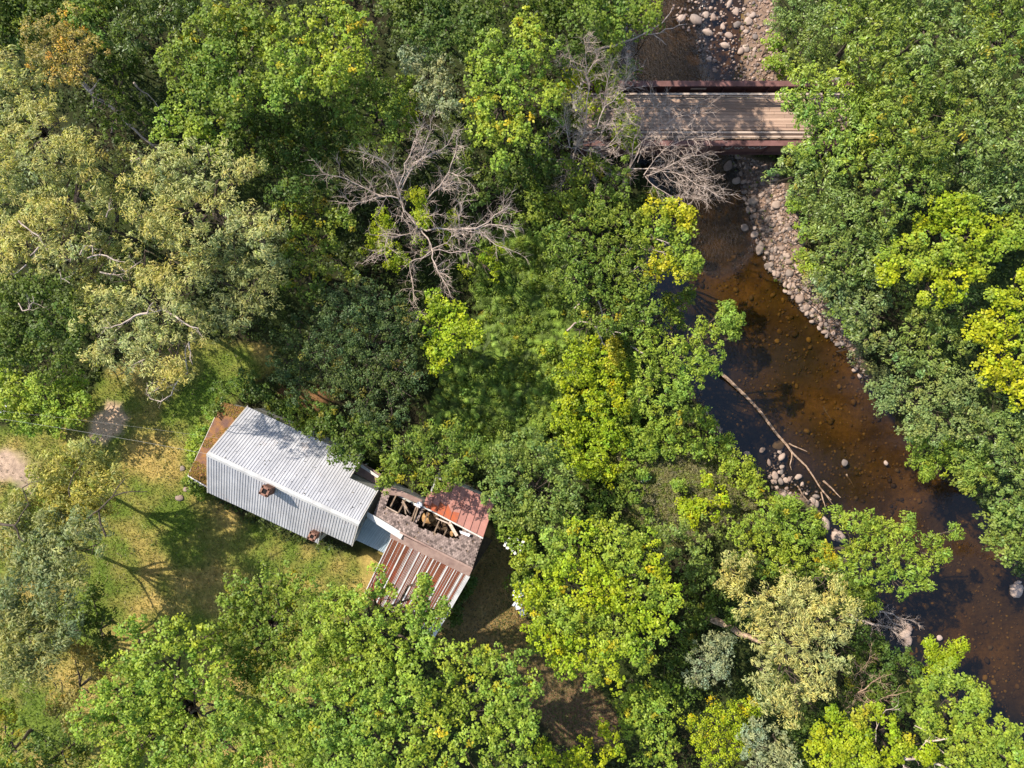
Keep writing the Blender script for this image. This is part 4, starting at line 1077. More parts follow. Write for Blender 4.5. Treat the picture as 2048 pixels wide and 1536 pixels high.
def zl(pts, ox, oy, k, z0, z1):
    """zoomed picture coordinates to u, v, z with the height rising from z0 to z1"""
    n = len(pts)
    return [(ox + a / k, oy + b / k, z0 + (z1 - z0) * i / max(n - 1, 1)) for i, (a, b) in enumerate(pts)]
A = lambda pts, z0, z1: zl(pts, 640, 240, 3.84, z0, z1)
bx, by, bz = P(838, 470, 0)
dead_tree('large bare dead tree with spreading grey branches, left of centre', (838, 478, 0), [
 ([(838, 478, 0), (838, 470, 3.5), (835, 453, 7.5)], .26),
 (A([(750,820),(650,700),(620,600),(600,530),(540,370),(510,320),(390,270),(300,215)], 7.5, 11.5), .10),
 (A([(620,600),(600,530),(650,400),(690,280),(720,170),(760,80)], 8.3, 12), .09),
 (A([(600,530),(700,370),(780,300),(820,150),(850,10)], 8.8, 12.5), .08),
 (A([(620,540),(720,350),(870,250),(980,190),(1030,80)], 8.8, 12.2), .08),
 (A([(750,820),(640,680),(600,600),(470,590),(300,500),(200,450),(130,430),(40,415)], 7.5, 10.5), .09),
 (A([(600,600),(450,590),(330,630),(210,640)], 8.5, 9.5), .07),
 (A([(500,590),(380,540),(350,500)], 8.7, 9.2), .04),
 (A([(760,800),(830,600),(920,510),(990,400),(1040,260),(1050,130)], 7.5, 12), .10),
 (A([(830,600),(930,500),(1130,490)], 8.4, 9.8), .06),
 (A([(990,400),(1060,430),(1130,410)], 10, 10.5), .04),
 (A([(760,820),(900,830),(1080,840),(1200,830),(1340,730),(1460,650)], 7.2, 9.8), .13),
 (A([(1080,840),(1200,860),(1350,960),(1470,1000)], 8, 8.8), .06),
 (A([(1080,840),(1070,740),(1080,640),(1130,570)], 8.2, 10.5), .05),
 (A([(1080,840),(1300,800),(1490,840)], 8.2, 9.6), .07),
 (A([(760,820),(830,910),(860,990),(860,1060),(900,1160),(950,1240),(1000,1330)], 7.2, 8.2), .10),
 (A([(860,990),(980,940),(1080,860)], 7.6, 8.4), .05),
 (A([(860,1000),(1000,1020),(1160,1020)], 7.6, 8.2), .05),
 (A([(860,1000),(790,1060),(690,1090),(700,1200),(720,1380),(770,1500)], 7.4, 6.5), .06),
 (A([(750,820),(700,870),(500,890),(380,880)], 7, 8.2), .06),
 (A([(520,900),(500,990),(320,1110)], 7.8, 8.2), .05),
 (A([(620,600),(640,700),(625,780)], 8.4, 8.8), .04),
 (A([(740,800),(770,770),(830,740)], 7.8, 9), .07),
], .26, 61, 2.4, 1.15)
B = lambda pts, z0, z1: zl(pts, 900, 0, 4.0, z0, z1)
dead_tree('slender dead tree with a tall spire of twigs, left of the bridge', (1138, 345, 0), [
 ([(1138, 348, 0), (1140, 340, 3.5), (1144, 322, 6)], .20),
 (B([(970,1300),(1010,1180),(1070,1080),(1090,950),(1090,830),(1090,600),(1080,450),(1070,300)], 6, 12), .11),
 (B([(1010,1180),(960,1180),(930,1000),(920,900),(950,820)], 7, 10), .06),
 (B([(1070,1080),(1180,1020),(1240,850),(1340,760),(1470,680)], 7.5, 11), .08),
 (B([(1240,850),(1250,700),(1320,460)], 8.5, 11.5), .06),
 (B([(1240,850),(1350,700),(1420,520)], 8.5, 11.5), .05),
 (B([(1010,1170),(1150,1210),(1250,1180),(1350,1130)], 6.8, 8.5), .05),
 (B([(1030,1160),(1200,1090),(1300,950),(1500,850)], 7, 9.5), .06),
 (B([(980,1290),(850,1280),(720,1270)], 6.2, 7.2), .05),
 (B([(970,1300),(930,1400),(880,1500),(900,1560)], 6.0, 5.6), .07),
 (B([(1020,1190),(1130,1300),(1110,1450)], 6.6, 6.2), .05),
 (B([(1000,1250),(1180,1300),(1250,1400)], 6.4, 6.4), .04),
 (B([(1000,680),(930,590),(870,500),(850,460)], 9.5, 11), .04),
 (B([(920,1010),(840,1020)], 8, 8.3), .03),
 (B([(1090,600),(1180,480),(1190,400)], 10.5, 12), .04),
 (B([(1090,620),(1010,540),(960,440)], 10, 11.8), .04),
 (B([(1100,1000),(1020,900),(1000,820)], 8, 9.2), .04),
 (B([(1250,1180),(1400,1000),(1440,930)], 7.5, 9), .04),
], .20, 62, 3.0, 1.15, tw=.014)
dead_tree('wide dead tree whose drooping twigs hang over the bridge rail', (1248, 372, 0), [
 ([(1246, 372, 0), (1250, 362, 3), (1255, 342, 5.5)], .17),
 (B([(1420,1370),(1460,1200),(1510,1050),(1560,900),(1680,820)], 5.5, 9.5), .07),
 (B([(1420,1370),(1440,1340),(1540,1130),(1650,1050),(1800,940),(1980,900)], 5.5, 9.5), .07),
 (B([(1550,1400),(1650,1260),(1850,1120),(2020,1110)], 6, 8.6), .06),
 (B([(1430,1350),(1560,1350),(1700,1370),(1880,1410),(2048,1500),(2140,1560)], 5.6, 7.2), .08),
 (B([(1570,1410),(1800,1300),(2000,1240)], 6, 7.6), .05),
 (B([(1500,1300),(1600,1000),(1740,850)], 6, 9.5), .05),
 (B([(1560,1410),(1650,1500),(1800,1600),(1950,1580)], 6, 6.2), .05),
 (B([(1700,1370),(1850,1480),(1900,1560)], 6.3, 6.4), .04),
 (B([(1420,1350),(1340,1420)], 5.5, 5.5), .04),
 (B([(1410,1500),(1420,1370)], 4.5, 5.5), .05),
 (B([(1480,1190),(1640,1020),(1800,1010)], 7, 8.8), .04),
 (B([(1600,1380),(1900,1330),(2060,1440)], 6.2, 7), .04),
], .17, 63, 2.6, 1.3, tw=.014)
Cc = lambda pts, z0, z1: zl(pts, 1548, 1136, 3.84, z0, z1)
dead_tree('small leafless brown tree in the dark hollow, lower right', (1722, 1415, 2), [
 (Cc([(690,1090),(640,1000),(620,980),(700,930),(820,840)], 3, 7), .08),
 (Cc([(640,1000),(700,1030),(850,990),(960,970)], 4, 6.5), .06),
 (Cc([(640,1000),(600,1060),(610,1100)], 4, 4.5), .03),
 (Cc([(530,1060),(600,900),(690,760),(740,650)], 3.5, 6), .03),
], .08, 64, 2.6, .9, mat='drift_bark')
dead_tree('thick pale dead limbs beside the gold leafed tree, bottom edge', (1800, 1520, 4), [
 (Cc([(950,1460),(1100,1460),(1200,1490),(1330,1536),(1420,1580)], 8, 9), .14),
 (Cc([(1160,1330),(1280,1320),(1420,1300),(1520,1290)], 8.5, 9.5), .12),
 (Cc([(1180,1330),(1280,1400),(1400,1500)], 8.5, 9), .09),
 (Cc([(950,1460),(1050,1430),(1110,1400),(1170,1330)], 8, 8.6), .11),
 (Cc([(1080,1210),(1180,1250),(1240,1300),(1290,1320)], 8, 8.5), .06),
 (Cc([(780,1330),(820,1150),(860,1090),(950,1055)], 8, 9.4), .06),
 (Cc([(950,1460),(1000,1530),(1080,1560)], 8, 8.6), .07),
 (Cc([(820,1400),(950,1460)], 8, 8.2), .09),
], .14, 65, .8, .7)
dead_tree('fallen grey trunk lying in the dark gap between the willow and the maple', (250, 240, 1.5), [
 ([(165, 165, 4.5), (178, 180, 4.2), (215, 208, 3.5), (250, 243, 2.8), (285, 275, 2), (325, 305, 1)], .17),
 ([(180, 182, 4.3), (195, 165, 5.5), (205, 158, 6)], .07),
 ([(182, 184, 4.3), (205, 186, 5)], .05),
 ([(184, 188, 4.2), (188, 215, 4.5)], .06),
 ([(223, 265, 3), (228, 245, 3.5), (230, 240, 3.6)], .05),
 ([(240, 320, 2), (265, 322, 2.5), (283, 315, 3)], .05),
 ([(268, 165, 5), (275, 175, 5), (295, 188, 4.5), (320, 220, 4)], .08),
 ([(300, 240, 3), (330, 258, 3.2)], .05),
 ([(325, 235, 4), (345, 252, 4)], .04),
], .17, 66, .9, .8, name='fallen_tree', cat='fallen tree')
dead_tree('thick brown fallen trunk running into the pale willow, lower right', (1460, 1255, 1), [
 ([(1415, 1232, 2.5), (1440, 1245, 2.6), (1480, 1268, 3), (1515, 1282, 3.6), (1560, 1290, 4.2)], .33),
 ([(1478, 1262, 3), (1470, 1245, 3.6)], .05),
 ([(1490, 1275, 3), (1530, 1272, 4)], .06),
], .33, 67, .2, .7, name='fallen_tree', mat='drift_bark', cat='fallen tree')
dead_tree('long leafy bare-tipped branch hanging out over the upper stream', (1190, 100, 6), [
 ([(1190, 100, 7), (1230, 92, 7.5), (1262, 80, 7.8), (1290, 66, 8), (1325, 45, 8.2), (1348, 12, 8.4)], .07),
 ([(1290, 68, 8), (1320, 66, 8), (1345, 57, 8), (1372, 48, 8.2)], .04),
 ([(1308, 70, 8), (1325, 82, 8), (1333, 90, 8)], .03),
 ([(1305, 50, 8), (1320, 25, 8.3)], .03),
], .07, 68, .6, .7, name='bare_branch', cat='branch')
D = lambda pts, z0, z1: zl(pts, 1024, 384, 4.0, z0, z1)
dead_tree('pale curved bare branches on the bank tree crown, above the pool', (1250, 545, 6), [
 (D([(800,590),(850,630),(930,650),(1000,600),(1090,560)], 7.6, 8.4), .06),
 (D([(800,600),(815,700)], 7.6, 7.8), .04),
 (D([(1040,570),(1050,640),(1070,680)], 8, 8.2), .03),
 (D([(1110,340),(1170,380),(1260,410)], 9, 9.6), .04),
 (D([(1060,460),(1130,460),(1220,480)], 9, 9.4), .04),
 (D([(510,460),(530,410),(570,370)], 8.8, 9.4), .04),
 (D([(500,470),(540,510)], 8.6, 8.8), .03),
 (D([(890,500),(960,440)], 8.6, 9.2), .03),
], .06, 69, .8, .5, name='bare_branch', cat='branch')
dead_tree('arching pale dead branches in the thicket left of the pool', (1190, 655, 4), [
 (D([(440,1110),(500,1050),(560,1040),(620,1045),(670,1080),(720,1090),(800,1120),(880,1130)], 6, 6.6), .06),
 (D([(680,1090),(700,1150),(720,1200),(750,1230)], 6.3, 5.8), .04),
 (D([(690,870),(720,960),(700,1050),(680,1090)], 7, 6.2), .05),
 (D([(400,690),(460,680),(500,740)], 7, 7), .04),
 (D([(500,930),(560,870),(600,850)], 6.5, 7), .04),
 (D([(1030,1030),(1110,1040)], 6, 6.3), .03),
 (D([(1020,960),(1080,960)], 6, 6.3), .02),
], .06, 70, 1.0, .5, name='bare_branch', cat='branch')
dead_tree('short straight broken stick pointing at the pool-side tree', (1265, 695, 2.5), [
 ([(1262, 692, 3.4), (1278, 702, 3.5), (1293, 712, 3.6)], .09)], .09, 71, 0, .5, name='broken_branch', cat='branch')
dead_tree('looping bare twigs hanging below the willow over the lawn', (325, 780, 9), [
 ([(375, 745, 11), (350, 770, 10.5), (343, 790, 10), (322, 803, 9.6), (300, 797, 9.6), (293, 782, 9.8), (305, 765, 10)], .04),
 ([(330, 755, 11), (318, 775, 10.4), (300, 785, 10)], .03),
 ([(350, 768, 10.5), (335, 775, 10.3), (315, 770, 10.4)], .03),
 ([(375, 745, 11), (370, 700, 12), (385, 640, 13)], .04),
], .04, 72, 1.6, .4, name='bare_branch', cat='branch')
E = lambda pts, z0, z1: zl(pts, 0, 384, 4.0, z0, z1)
dead_tree('silvery bare boughs showing through the willow nearest the lawn', (295, 630, 10), [
 (E([(1180,970),(1080,990),(1000,1040),(920,1070),(830,1085)], 14, 14.4), .07),
 (E([(1180,970),(1190,930),(1230,880)], 14, 14.6), .05),
 (E([(1400,990),(1480,1050),(1590,1090)], 14, 14.2), .06),
 (E([(1400,990),(1300,940),(1180,970)], 14, 14), .05),
 (E([(1180,1330),(1050,1390)], 13.6, 14), .03),
 (E([(1510,1210),(1525,1280),(1540,1380)], 13.4, 13.2), .04),
], .07, 73, 1.2, .6, name='bare_branch', cat='branch')
dead_tree('tangle of bare brown twigs between the two willows', (150, 510, 10), [
 (E([(640,500),(680,430),(740,430),(740,500)], 14, 14.6), .05),
 (E([(700,530),(800,500),(900,540),(1000,560)], 14, 14.2), .05),
 (E([(940,580),(1000,640),(1090,580),(1050,540)], 13.6, 14), .04),
 (E([(800,640),(900,660),(1000,650)], 13, 13), .05),
 (E([(150,890),(180,950),(230,940),(270,880),(260,830)], 13, 13.4), .04),
 (E([(480,640),(490,690),(560,730)], 13.4, 13.4), .03),
 (E([(210,580),(130,650)], 14, 14), .04),
 (E([(560,380),(560,560)], 13, 13), .08),
 (E([(850,200),(900,130)], 14, 14.5), .03),
 (E([(150,230),(220,290),(310,350)], 14.8, 14.8), .05),
 (E([(310,440),(240,510)], 14.8, 14.8), .05),
], .05, 74, 1.6, .6, name='bare_branch', cat='branch')
Lw = lambda pts, z0, z1: zl(pts, 0, 1152, 4.0, z0, z1)
Lu = lambda pts, z0, z1: zl(pts, 0, 768, 4.0, z0, z1)
dead_tree('dark crooked branches of the airy willow over the lawn', (80, 1100, 8), [
 (Lu([(850,1220),(790,1010),(900,900),(1000,760)], 10, 11), .07),
 (Lu([(790,1010),(720,1060),(700,1080)], 10.4, 10.6), .05),
 (Lu([(0,1120),(110,1130),(150,1220),(190,1260)], 11, 11.5), .09),
 (Lu([(120,1130),(160,1060),(230,960),(180,830)], 11.5, 12), .05),
 (Lu([(560,900),(550,830),(660,640)], 11, 11.5), .05),
 (Lu([(180,830),(300,780)], 11.5, 11.8), .03),
 (Lu([(900,900),(1060,860),(1180,860)], 10, 9.5), .04),
 (Lw([(330,220),(440,215),(530,200)], 6, 7), .05),
 (Lw([(450,300),(560,295),(700,310)], 6, 6.5), .05),
 (Lw([(480,360),(540,420),(640,500),(700,560)], 6, 4), .06),
 (Lw([(660,350),(660,420),(700,520)], 6, 4), .05),
 (Lw([(400,350),(520,380),(620,380)], 6, 6), .05),
 (Lw([(430,850),(440,930)], 6, 5), .03), (Lw([(490,850),(500,930)], 6, 5), .03),
], .07, 75, 1.0, .6, name='dark_boughs', cat='branch', mat='bark')

# the log and driftwood in the river
zw = ZW + .12
dead_tree('long bleached fallen log lying across the pool with forked tip', (1550, 865, ZW), [
 ([(1444, 748, zw + .5), (1470, 772, zw + .25), (1505, 806, zw), (1540, 850, zw), (1572, 888, zw), (1584, 905, zw), (1612, 932, zw), (1640, 975, zw), (1662, 1000, zw - .05)], .15),
 ([(1578, 887, zw), (1595, 895, zw + .1), (1614, 903, zw + .15)], .06),
 ([(1584, 903, zw), (1583, 918, zw + .1), (1580, 930, zw + .1), (1583, 940, zw)], .06),
 ([(1640, 975, zw), (1652, 990, zw), (1665, 1008, zw)], .04),
], .21, 76, .12, .5, name='fallen_log', mat='drift_bark', cat='log')
for i, (pts, rr, lab) in enumerate([
 ([(1647, 962, zw), (1665, 978, zw), (1681, 995, zw)], .085, 'straight pale stick floating right of the log tip'),
 ([(1642, 984, zw), (1646, 1000, zw), (1651, 1015, zw)], .06, 'short bent stick floating left of the log tip'),
 ([(1595, 972, zw + .1), (1604, 988, zw + .1), (1618, 1003, zw)], .06, 'forked stick lying on the small cobble spit'),
 ([(1646, 812, ZW - .1), (1655, 828, ZW - .12), (1664, 842, ZW - .14)], .07, 'yellow-brown stick lying under water in the middle pool'),
 ([(1692, 948, ZW - .06), (1700, 960, ZW - .08), (1709, 975, ZW - .1)], .09, 'orange brown sunken stick below the pink white stone'),
 ([(1837, 1245, zw), (1840, 1256, zw)], .09, 'tiny white stick near the driftwood heap')]):
    dead_tree(lab, (pts[1][0], pts[1][1], ZW), [(pts, rr)], rr, 80 + i, 0, .3, name='stick', mat='drift_bark', cat='stick')
dead_tree('heap of grey driftwood with fine twigs at the lower right bank', (1770, 1240, ZW), [
 ([(1710, 1213, zw + .6), (1738, 1220, zw + .4), (1768, 1224, zw + .3), (1795, 1235, zw + .2), (1828, 1241, zw)], .10),
 ([(1700, 1230, zw + .6), (1730, 1243, zw + .4), (1760, 1251, zw + .3), (1790, 1255, zw + .2), (1803, 1258, zw + .1)], .11),
 ([(1760, 1250, zw + .3), (1785, 1262, zw + .3), (1800, 1272, zw + .1)], .06),
 ([(1765, 1222, zw + .4), (1785, 1245, zw + .4), (1800, 1250, zw + .3)], .05),
 ([(1790, 1232, zw + .2), (1810, 1246, zw + .1)], .05),
], .1, 90, 3.4, .8, name='driftwood', mat='dead_bark', cat='driftwood', depth=2)
dead_tree('fallen grey pole among the bushes by the pink boulders', (1690, 1100, 1), [
 ([(1660, 1112, 2.2), (1680, 1117, 2.3), (1702, 1120, 2.4)], .10)], .1, 91, 0, .5, name='fallen_pole', cat='log')

# ------------------------------------------------------------------ the farmhouse
def wp(a): return np.array(a, float)
R0 = wp(P(414, 908, 6.95))                         # left end of the ridge
E1 = unit(wp([.907, -.421, 0])); E2 = unit(wp([-.421, -.907, 0])); UZ = wp([0, 0, 1])
ZR = 6.95
def hp(a, b, z): return wp([R0[0], R0[1], 0]) + E1 * a + E2 * b + UZ * z
house = empty('farmhouse', tuple(hp(6, 0, 0)))
tag(house, 'old farmhouse with a pale grey ribbed metal roof and two brick chimneys', 'house')

def wall_box(name, a0, a1, b0, b1, ztop, mat, parent, t=.16):
    """four clad walls around a rectangle in house directions"""
    for (s, e) in (((a0, b0), (a1, b0)), ((a1, b0), (a1, b1)), ((a1, b1), (a0, b1)), ((a0, b1), (a0, b0))):
        p, q = hp(*s, -.1), hp(*e, -.1)
        mb = MB(); d = unit(q - p); n_ = np.cross(d, UZ)
        k = int((ztop + .1) / .16)
        mb.box(p + d * .01 + n_ * .0, q - p - d * .02, -n_ * t, UZ * (ztop + .1))
        for i in range(k):
            z0 = UZ * (i * .16)
            mb.add([p + z0 + n_ * .03, q + z0 + n_ * .03, q + z0 + UZ * .16 + n_ * .006, p + z0 + UZ * .16 + n_ * .006], [(0, 1, 2, 3)])
        mb.build(name, M[mat], parent)

def gable(name, a, b0, b1, z0, mat, parent, out):
    """gable triangle at distance a along the ridge"""
    mid = 0.0
    zt0, zt1 = ZR - abs(b0) - .12, ZR - abs(b1) - .12
    poly = [hp(a, b0, z0), hp(a, b1, z0), hp(a, b1, zt1), hp(a, mid, ZR - .15), hp(a, b0, zt0)]
    MB().prism(poly, E1 * .14 * out).build(name, M[mat], parent)

wall_box('wall', .25, 9.5, -3.45, 3.45, 3.25, 'clapboard', house)
wall_box('wall', 9.5, 12.1, -2.1, 2.1, 4.6, 'clapboard', house)
gable('gable', .25, -3.3, 3.3, 3.25, 'clapboard', house, 1)
gable('gable', 12.1, -2.05, 2.05, 4.6, 'clapboard', house, -1)
gable('gable', 9.55, -3.3, 3.3, 3.25, 'clapboard', house, -1)

def window_on(p, d, n_, w=.9, h=1.3, parent=None):
    """window at p (middle of the sill), wall direction d, outward normal n_"""
    fr = MB()
    for s in (-1, 1):
        fr.box(p + d * (s * w / 2 - .05) + n_ * .02, d * .1, n_ * .07, UZ * h)
    fr.box(p - d * (w / 2 + .05) + n_ * .02, d * (w + .1), n_ * .09, UZ * .09)
    fr.box(p - d * (w / 2 + .05) + n_ * .02 + UZ * (h - .05), d * (w + .1), n_ * .08, UZ * .1)
    fr.box(p - d * (w / 2 - .05) + n_ * .02 + UZ * (h / 2 - .03), d * (w - .1), n_ * .055, UZ * .05)
    f = fr.build('window', M['white_paint'], parent)
    pane = MB().box(p - d * (w / 2 - .05) + n_ * .034, d * (w - .1), n_ * .01, UZ * (h - .02))
    g = pane.build('pane', M['glass'], parent)
    g.parent = f
    g.matrix_parent_inverse = parent.matrix_basis.inverted()
    f.matrix_parent_inverse = parent.matrix_basis.inverted()
    # the pane hangs under the window, which sits under the house
    g.matrix_parent_inverse.identity()
    return f
def fix_sub(child, mid):
    child.parent = mid; child.matrix_parent_inverse.identity()
for a in (1.8, 4.2, 7.4):
    window_on(hp(a, 3.45, .9), E1, E2, parent=house)
for a in (2.4, 6.5):
    window_on(hp(a, -3.45, .9), E1, -E2, parent=house)
window_on(hp(.25, 0, 3.8), E2, -E1, parent=house)
door = MB().box(hp(5.5, 3.45, 0) + E2 * .03, E1 * .95, E2 * .06, UZ * 2.05).build('door', M['old_wood'], house)
kn = MB().tube([hp(5.62, 3.54, 1.0), hp(5.62, 3.62, 1.0)], .035, 6).build('handle', M['grey_metal'], door)
kn.matrix_parent_inverse.identity()

def fix_children(o):
    pass

def ribbed_sheet(c00, c10, c11, c01, ribs, mat, parent, name='roof_sheet', rib=.028, rw=.02, tone=(1, 1, 1), rib_tone=None, th=.03):
    """one metal sheet: c00-c10 along the ridge, c01-c11 along the eave, ribs running down the slope"""
    c00, c10, c11, c01 = map(wp, (c00, c10, c11, c01))
    n_ = unit(np.cross(c01 - c00, c10 - c00))
    if n_[2] < 0: n_ = -n_
    mb = MB()
    mb.prism([c00, c10, c11, c01], -n_ * th, tone)
    for i in range(ribs):
        t = (i + .5) / ribs
        a = c00 * (1 - t) + c10 * t; b = c01 * (1 - t) + c11 * t
        d = unit(c10 - c00) * rw
        mb.add([a - d, a - d * .4 + n_ * rib, a + d * .4 + n_ * rib, a + d, b - d, b - d * .4 + n_ * rib, b + d * .4 + n_ * rib, b + d],
               [(0, 1, 5, 4), (1, 2, 6, 5), (2, 3, 7, 6), (4, 5, 6, 7)], rib_tone or tone)
    return mb.build(name, M[mat], parent)

def slope(a0, a1, half, side, ribs_per, n):
    w = (a1 - a0) / n
    for i in range(n):
        s, e = a0 + i * w + .004, a0 + (i + 1) * w - .004
        off = .012 * (i % 2)
        k = random.uniform(.93, 1.05)
        ribbed_sheet(hp(s, side * .02, ZR + off), hp(e, side * .02, ZR + off), hp(e, side * half, ZR - half + off), hp(s, side * half, ZR - half + off),
                     ribs_per, 'grey_metal', house, tone=(k, k, k), rib_tone=(k * .6, k * .6, k * .62))
slope(0, 9.6, 3.72, 1, 4, 11)
slope(9.6, 12.3, 2.32, 1, 4, 3)
slope(0, 9.9, 3.72, -1, 4, 11)
slope(9.9, 12.3, 2.32, -1, 4, 3)
cap = MB()
cap.prism([hp(-.02, -.2, ZR - .12), hp(-.02, 0, ZR + .07), hp(-.02, .2, ZR - .12), hp(-.02, 0, ZR + .035)], E1 * 12.34)
cap.build('ridge_cap', M['white_metal'], house)
for a, b in ((0, 3.72), (0, -3.72), (12.27, 2.32), (12.27, -2.32), (9.6, 3.72), (9.9, -3.72)):
    MB().beam(hp(a, 0 if a != 9.6 and a != 9.9 else math.copysign(2.34, b), ZR - .12 - (0 if a != 9.6 and a != 9.9 else 2.34)), hp(a, b, ZR - abs(b) - .12), .06, .2).build('fascia', M['white_paint'], house)

def chimney(ca, cb, z0, z1, w, lab):
    c = hp(ca, cb, 0)
    ch = MB().box(c - E1 * (w / 2 - .012) - E2 * (w / 2 - .012) + UZ * z0, E1 * (w - .024), E2 * (w - .024), UZ * (z1 - z0 - .02)).build('chimney', M['mortar'], house)
    ch['label'] = lab
    br = MB()
    rows = int((z1 - z0) / .09)
    for k in range(rows):
        z = z0 + k * .09
        ww = w + (.07 if k >= rows - 2 else 0)
        for sx_, (d, n_) in enumerate(((E1, E2), (E2, E1), (E1, -E2), (E2, -E1))):
            m = 3
            for j in range(m):
                L = ww / m
                p = c + n_ * (ww / 2 - .05) - d * (ww / 2) + d * (j * L + .008 + (L * .5 if (k % 2 and j < m - 1) else 0) * .0)
                s = random.uniform(.8, 1.2)
                br.box(p + UZ * z, d * (L - .016), n_ * .055, UZ * .078, (s, s * .97, s * .95))
    b = br.build('brick', M['brick'], ch); b['kind'] = 'stuff'; b.matrix_parent_inverse = house.matrix_basis.inverted()
    fl = MB()
    q = w / 2
    for d, n_ in ((E1, E2), (E2, E1), (E1, -E2), (E2, -E1)):
        fl.box(c + n_ * (q - .13) - d * q + UZ * z1, d * (w), n_ * .15, UZ * .06)
    f = fl.build('chimney_rim', M['brick'], ch); f.matrix_parent_inverse = house.matrix_basis.inverted()
    s = MB().box(c - E1 * (q - .12) - E2 * (q - .12) + UZ * (z1 - .03), E1 * (w - .24), E2 * (w - .24), UZ * .022).build('flue', M['soot'], ch)
    for o_ in (b, f, s): sub(o_, ch)
def sub(child, mid):
    """child, built in world coordinates, under a part whose own matrix is identity under its root"""
    child.parent = mid
    child.matrix_parent_inverse.identity()
chimney(5.25, .42, 5.9, 7.95, .62, 'square red brick chimney beside the ridge')
chimney(9.3, 2.75, 3.2, 5.35, .55, 'small red brick chimney at the front eave')

# mossy lean-to on the left gable
lean = MB()
q = [P(444, 804, 3.05), P(497, 818, 3.2), P(421, 978, 3.2), P(376, 951, 2.9)]
lean.prism(q, (0, 0, -.12)); lo = lean.build('lean_to_roof', M['moss_roof'], house)
lo['label'] = 'low lean-to roof covered in orange moss'
trm = MB(); trm.beam(np.array(q[3]) + [0, 0, -.02], np.array(q[2]) + [0, 0, -.02], .09, .16); trm.beam(np.array(q[0]) + [0, 0, -.06], np.array(q[3]) + [0, 0, -.06], .06, .12)
trm.build('gutter', M['white_paint'], house)
lw = MB(); wq = [np.array(p) for p in q]; cen_ = sum(wq) / 4
ww = [p + (cen_ - p) * .09 for p in wq]
lw.prism([wp([p[0], p[1], -.1]) for p in ww], (0, 0, 2.85)); lw.build('lean_to_wall', M['clapboard'], house)
r = np.random.default_rng(5)
bl = MB()
for _ in range(3200):
    s, t2 = r.random(2)
    p = (wq[0] * (1 - s) + wq[1] * s) * (1 - t2) + (wq[3] * (1 - s) + wq[2] * s) * t2
    if snoise(np.array([p[0]]), np.array([p[1]]), 1.4, 77)[0] < -.1: continue
    k = r.uniform(.03, .09); c_ = np.array([(.42, .27, .05), (.34, .24, .06), (.24, .19, .06), (.28, .15, .06)])[r.integers(0, 4)]
    a = r.uniform(0, 6.28)
    dx = np.array([math.cos(a), math.sin(a), 0]) * k; dy = np.array([-math.sin(a), math.cos(a), 0]) * k
    bl.add([p - dx + [0, 0, .005], p - dy + [0, 0, .01], p + dx + [0, 0, .005], p + dy + [0, 0, .01], p + [0, 0, .03 + k * .5]], [(0, 1, 4), (1, 2, 4), (2, 3, 4), (3, 0, 4)], tuple(c_))
mo = bl.build('moss', M['leaf'], house); mo['kind'] = 'stuff'

# small dark porch behind, with a white beam
pr = MB(); pr.prism([P(706, 944, 2.5), P(722, 925, 2.4), P(762, 948, 2.4), P(750, 968, 2.5)], (0, 0, -.1)); pr.build('porch_roof', M['felt'], house)
MB().beam(P(722, 931, 2.62), P(757, 954, 2.62), .2, .14).build('beam', M['white_paint'], house)
pp = MB()
for u, v in ((724, 934), (755, 953)):
    x, y, _ = P(u, v, 2.4); pp.box((x - .06, y - .06, -.1), (.12, 0, 0), (0, .12, 0), (0, 0, 2.5))
pp.build('porch_post', M['white_paint'], house)

# ------------------------------------------------------------------ the ruined shed wing
def lerp(a, b, t): return wp(a) * (1 - t) + wp(b) * t
def quadpt(q, s, t): return lerp(lerp(q[0], q[1], s), lerp(q[3], q[2], s), t)
wing = empty('shed_wing', P(850, 1090, 0))
tag(wing, 'collapsing shed wing with shingle, rusted and plum coloured metal roofs', 'shed')
RL, RR = P(745, 1033, 5.4), P(945, 1137, 6.0)       # ridge
EL, ER = P(768, 975, 4.1), P(966, 1075, 4.2)        # top edge of the plum roof / foot of the shingle slope
# blue-grey link roof
q = (P(737, 1030, 4.55), P(800, 1066, 4.55), P(768, 1106, 3.2), P(706, 1077, 3.2))
nb = 4
for i in range(nb):
    s0, s1 = i / nb, (i + 1) / nb - .004
    ribbed_sheet(quadpt(q, s0, 0), quadpt(q, s1, 0), quadpt(q, s1, 1), quadpt(q, s0, 1), 4, 'blue_metal', wing, rib_tone=(.85, .85, .86), rib=.03)
# white flashing over the ridge
for (a, b, c_, d) in (((735, 1024, 5.55), (757, 1036, 5.6), (750, 1046, 5.5), (733, 1033, 5.4)), ((757, 1036, 5.62), (808, 1067, 5.75), (801, 1079, 5.6), (748, 1045, 5.45))):
    MB().prism([P(*a), P(*b), P(*c_), P(*d)], (0, 0, -.05)).build('flashing', M['white_metal'], wing)
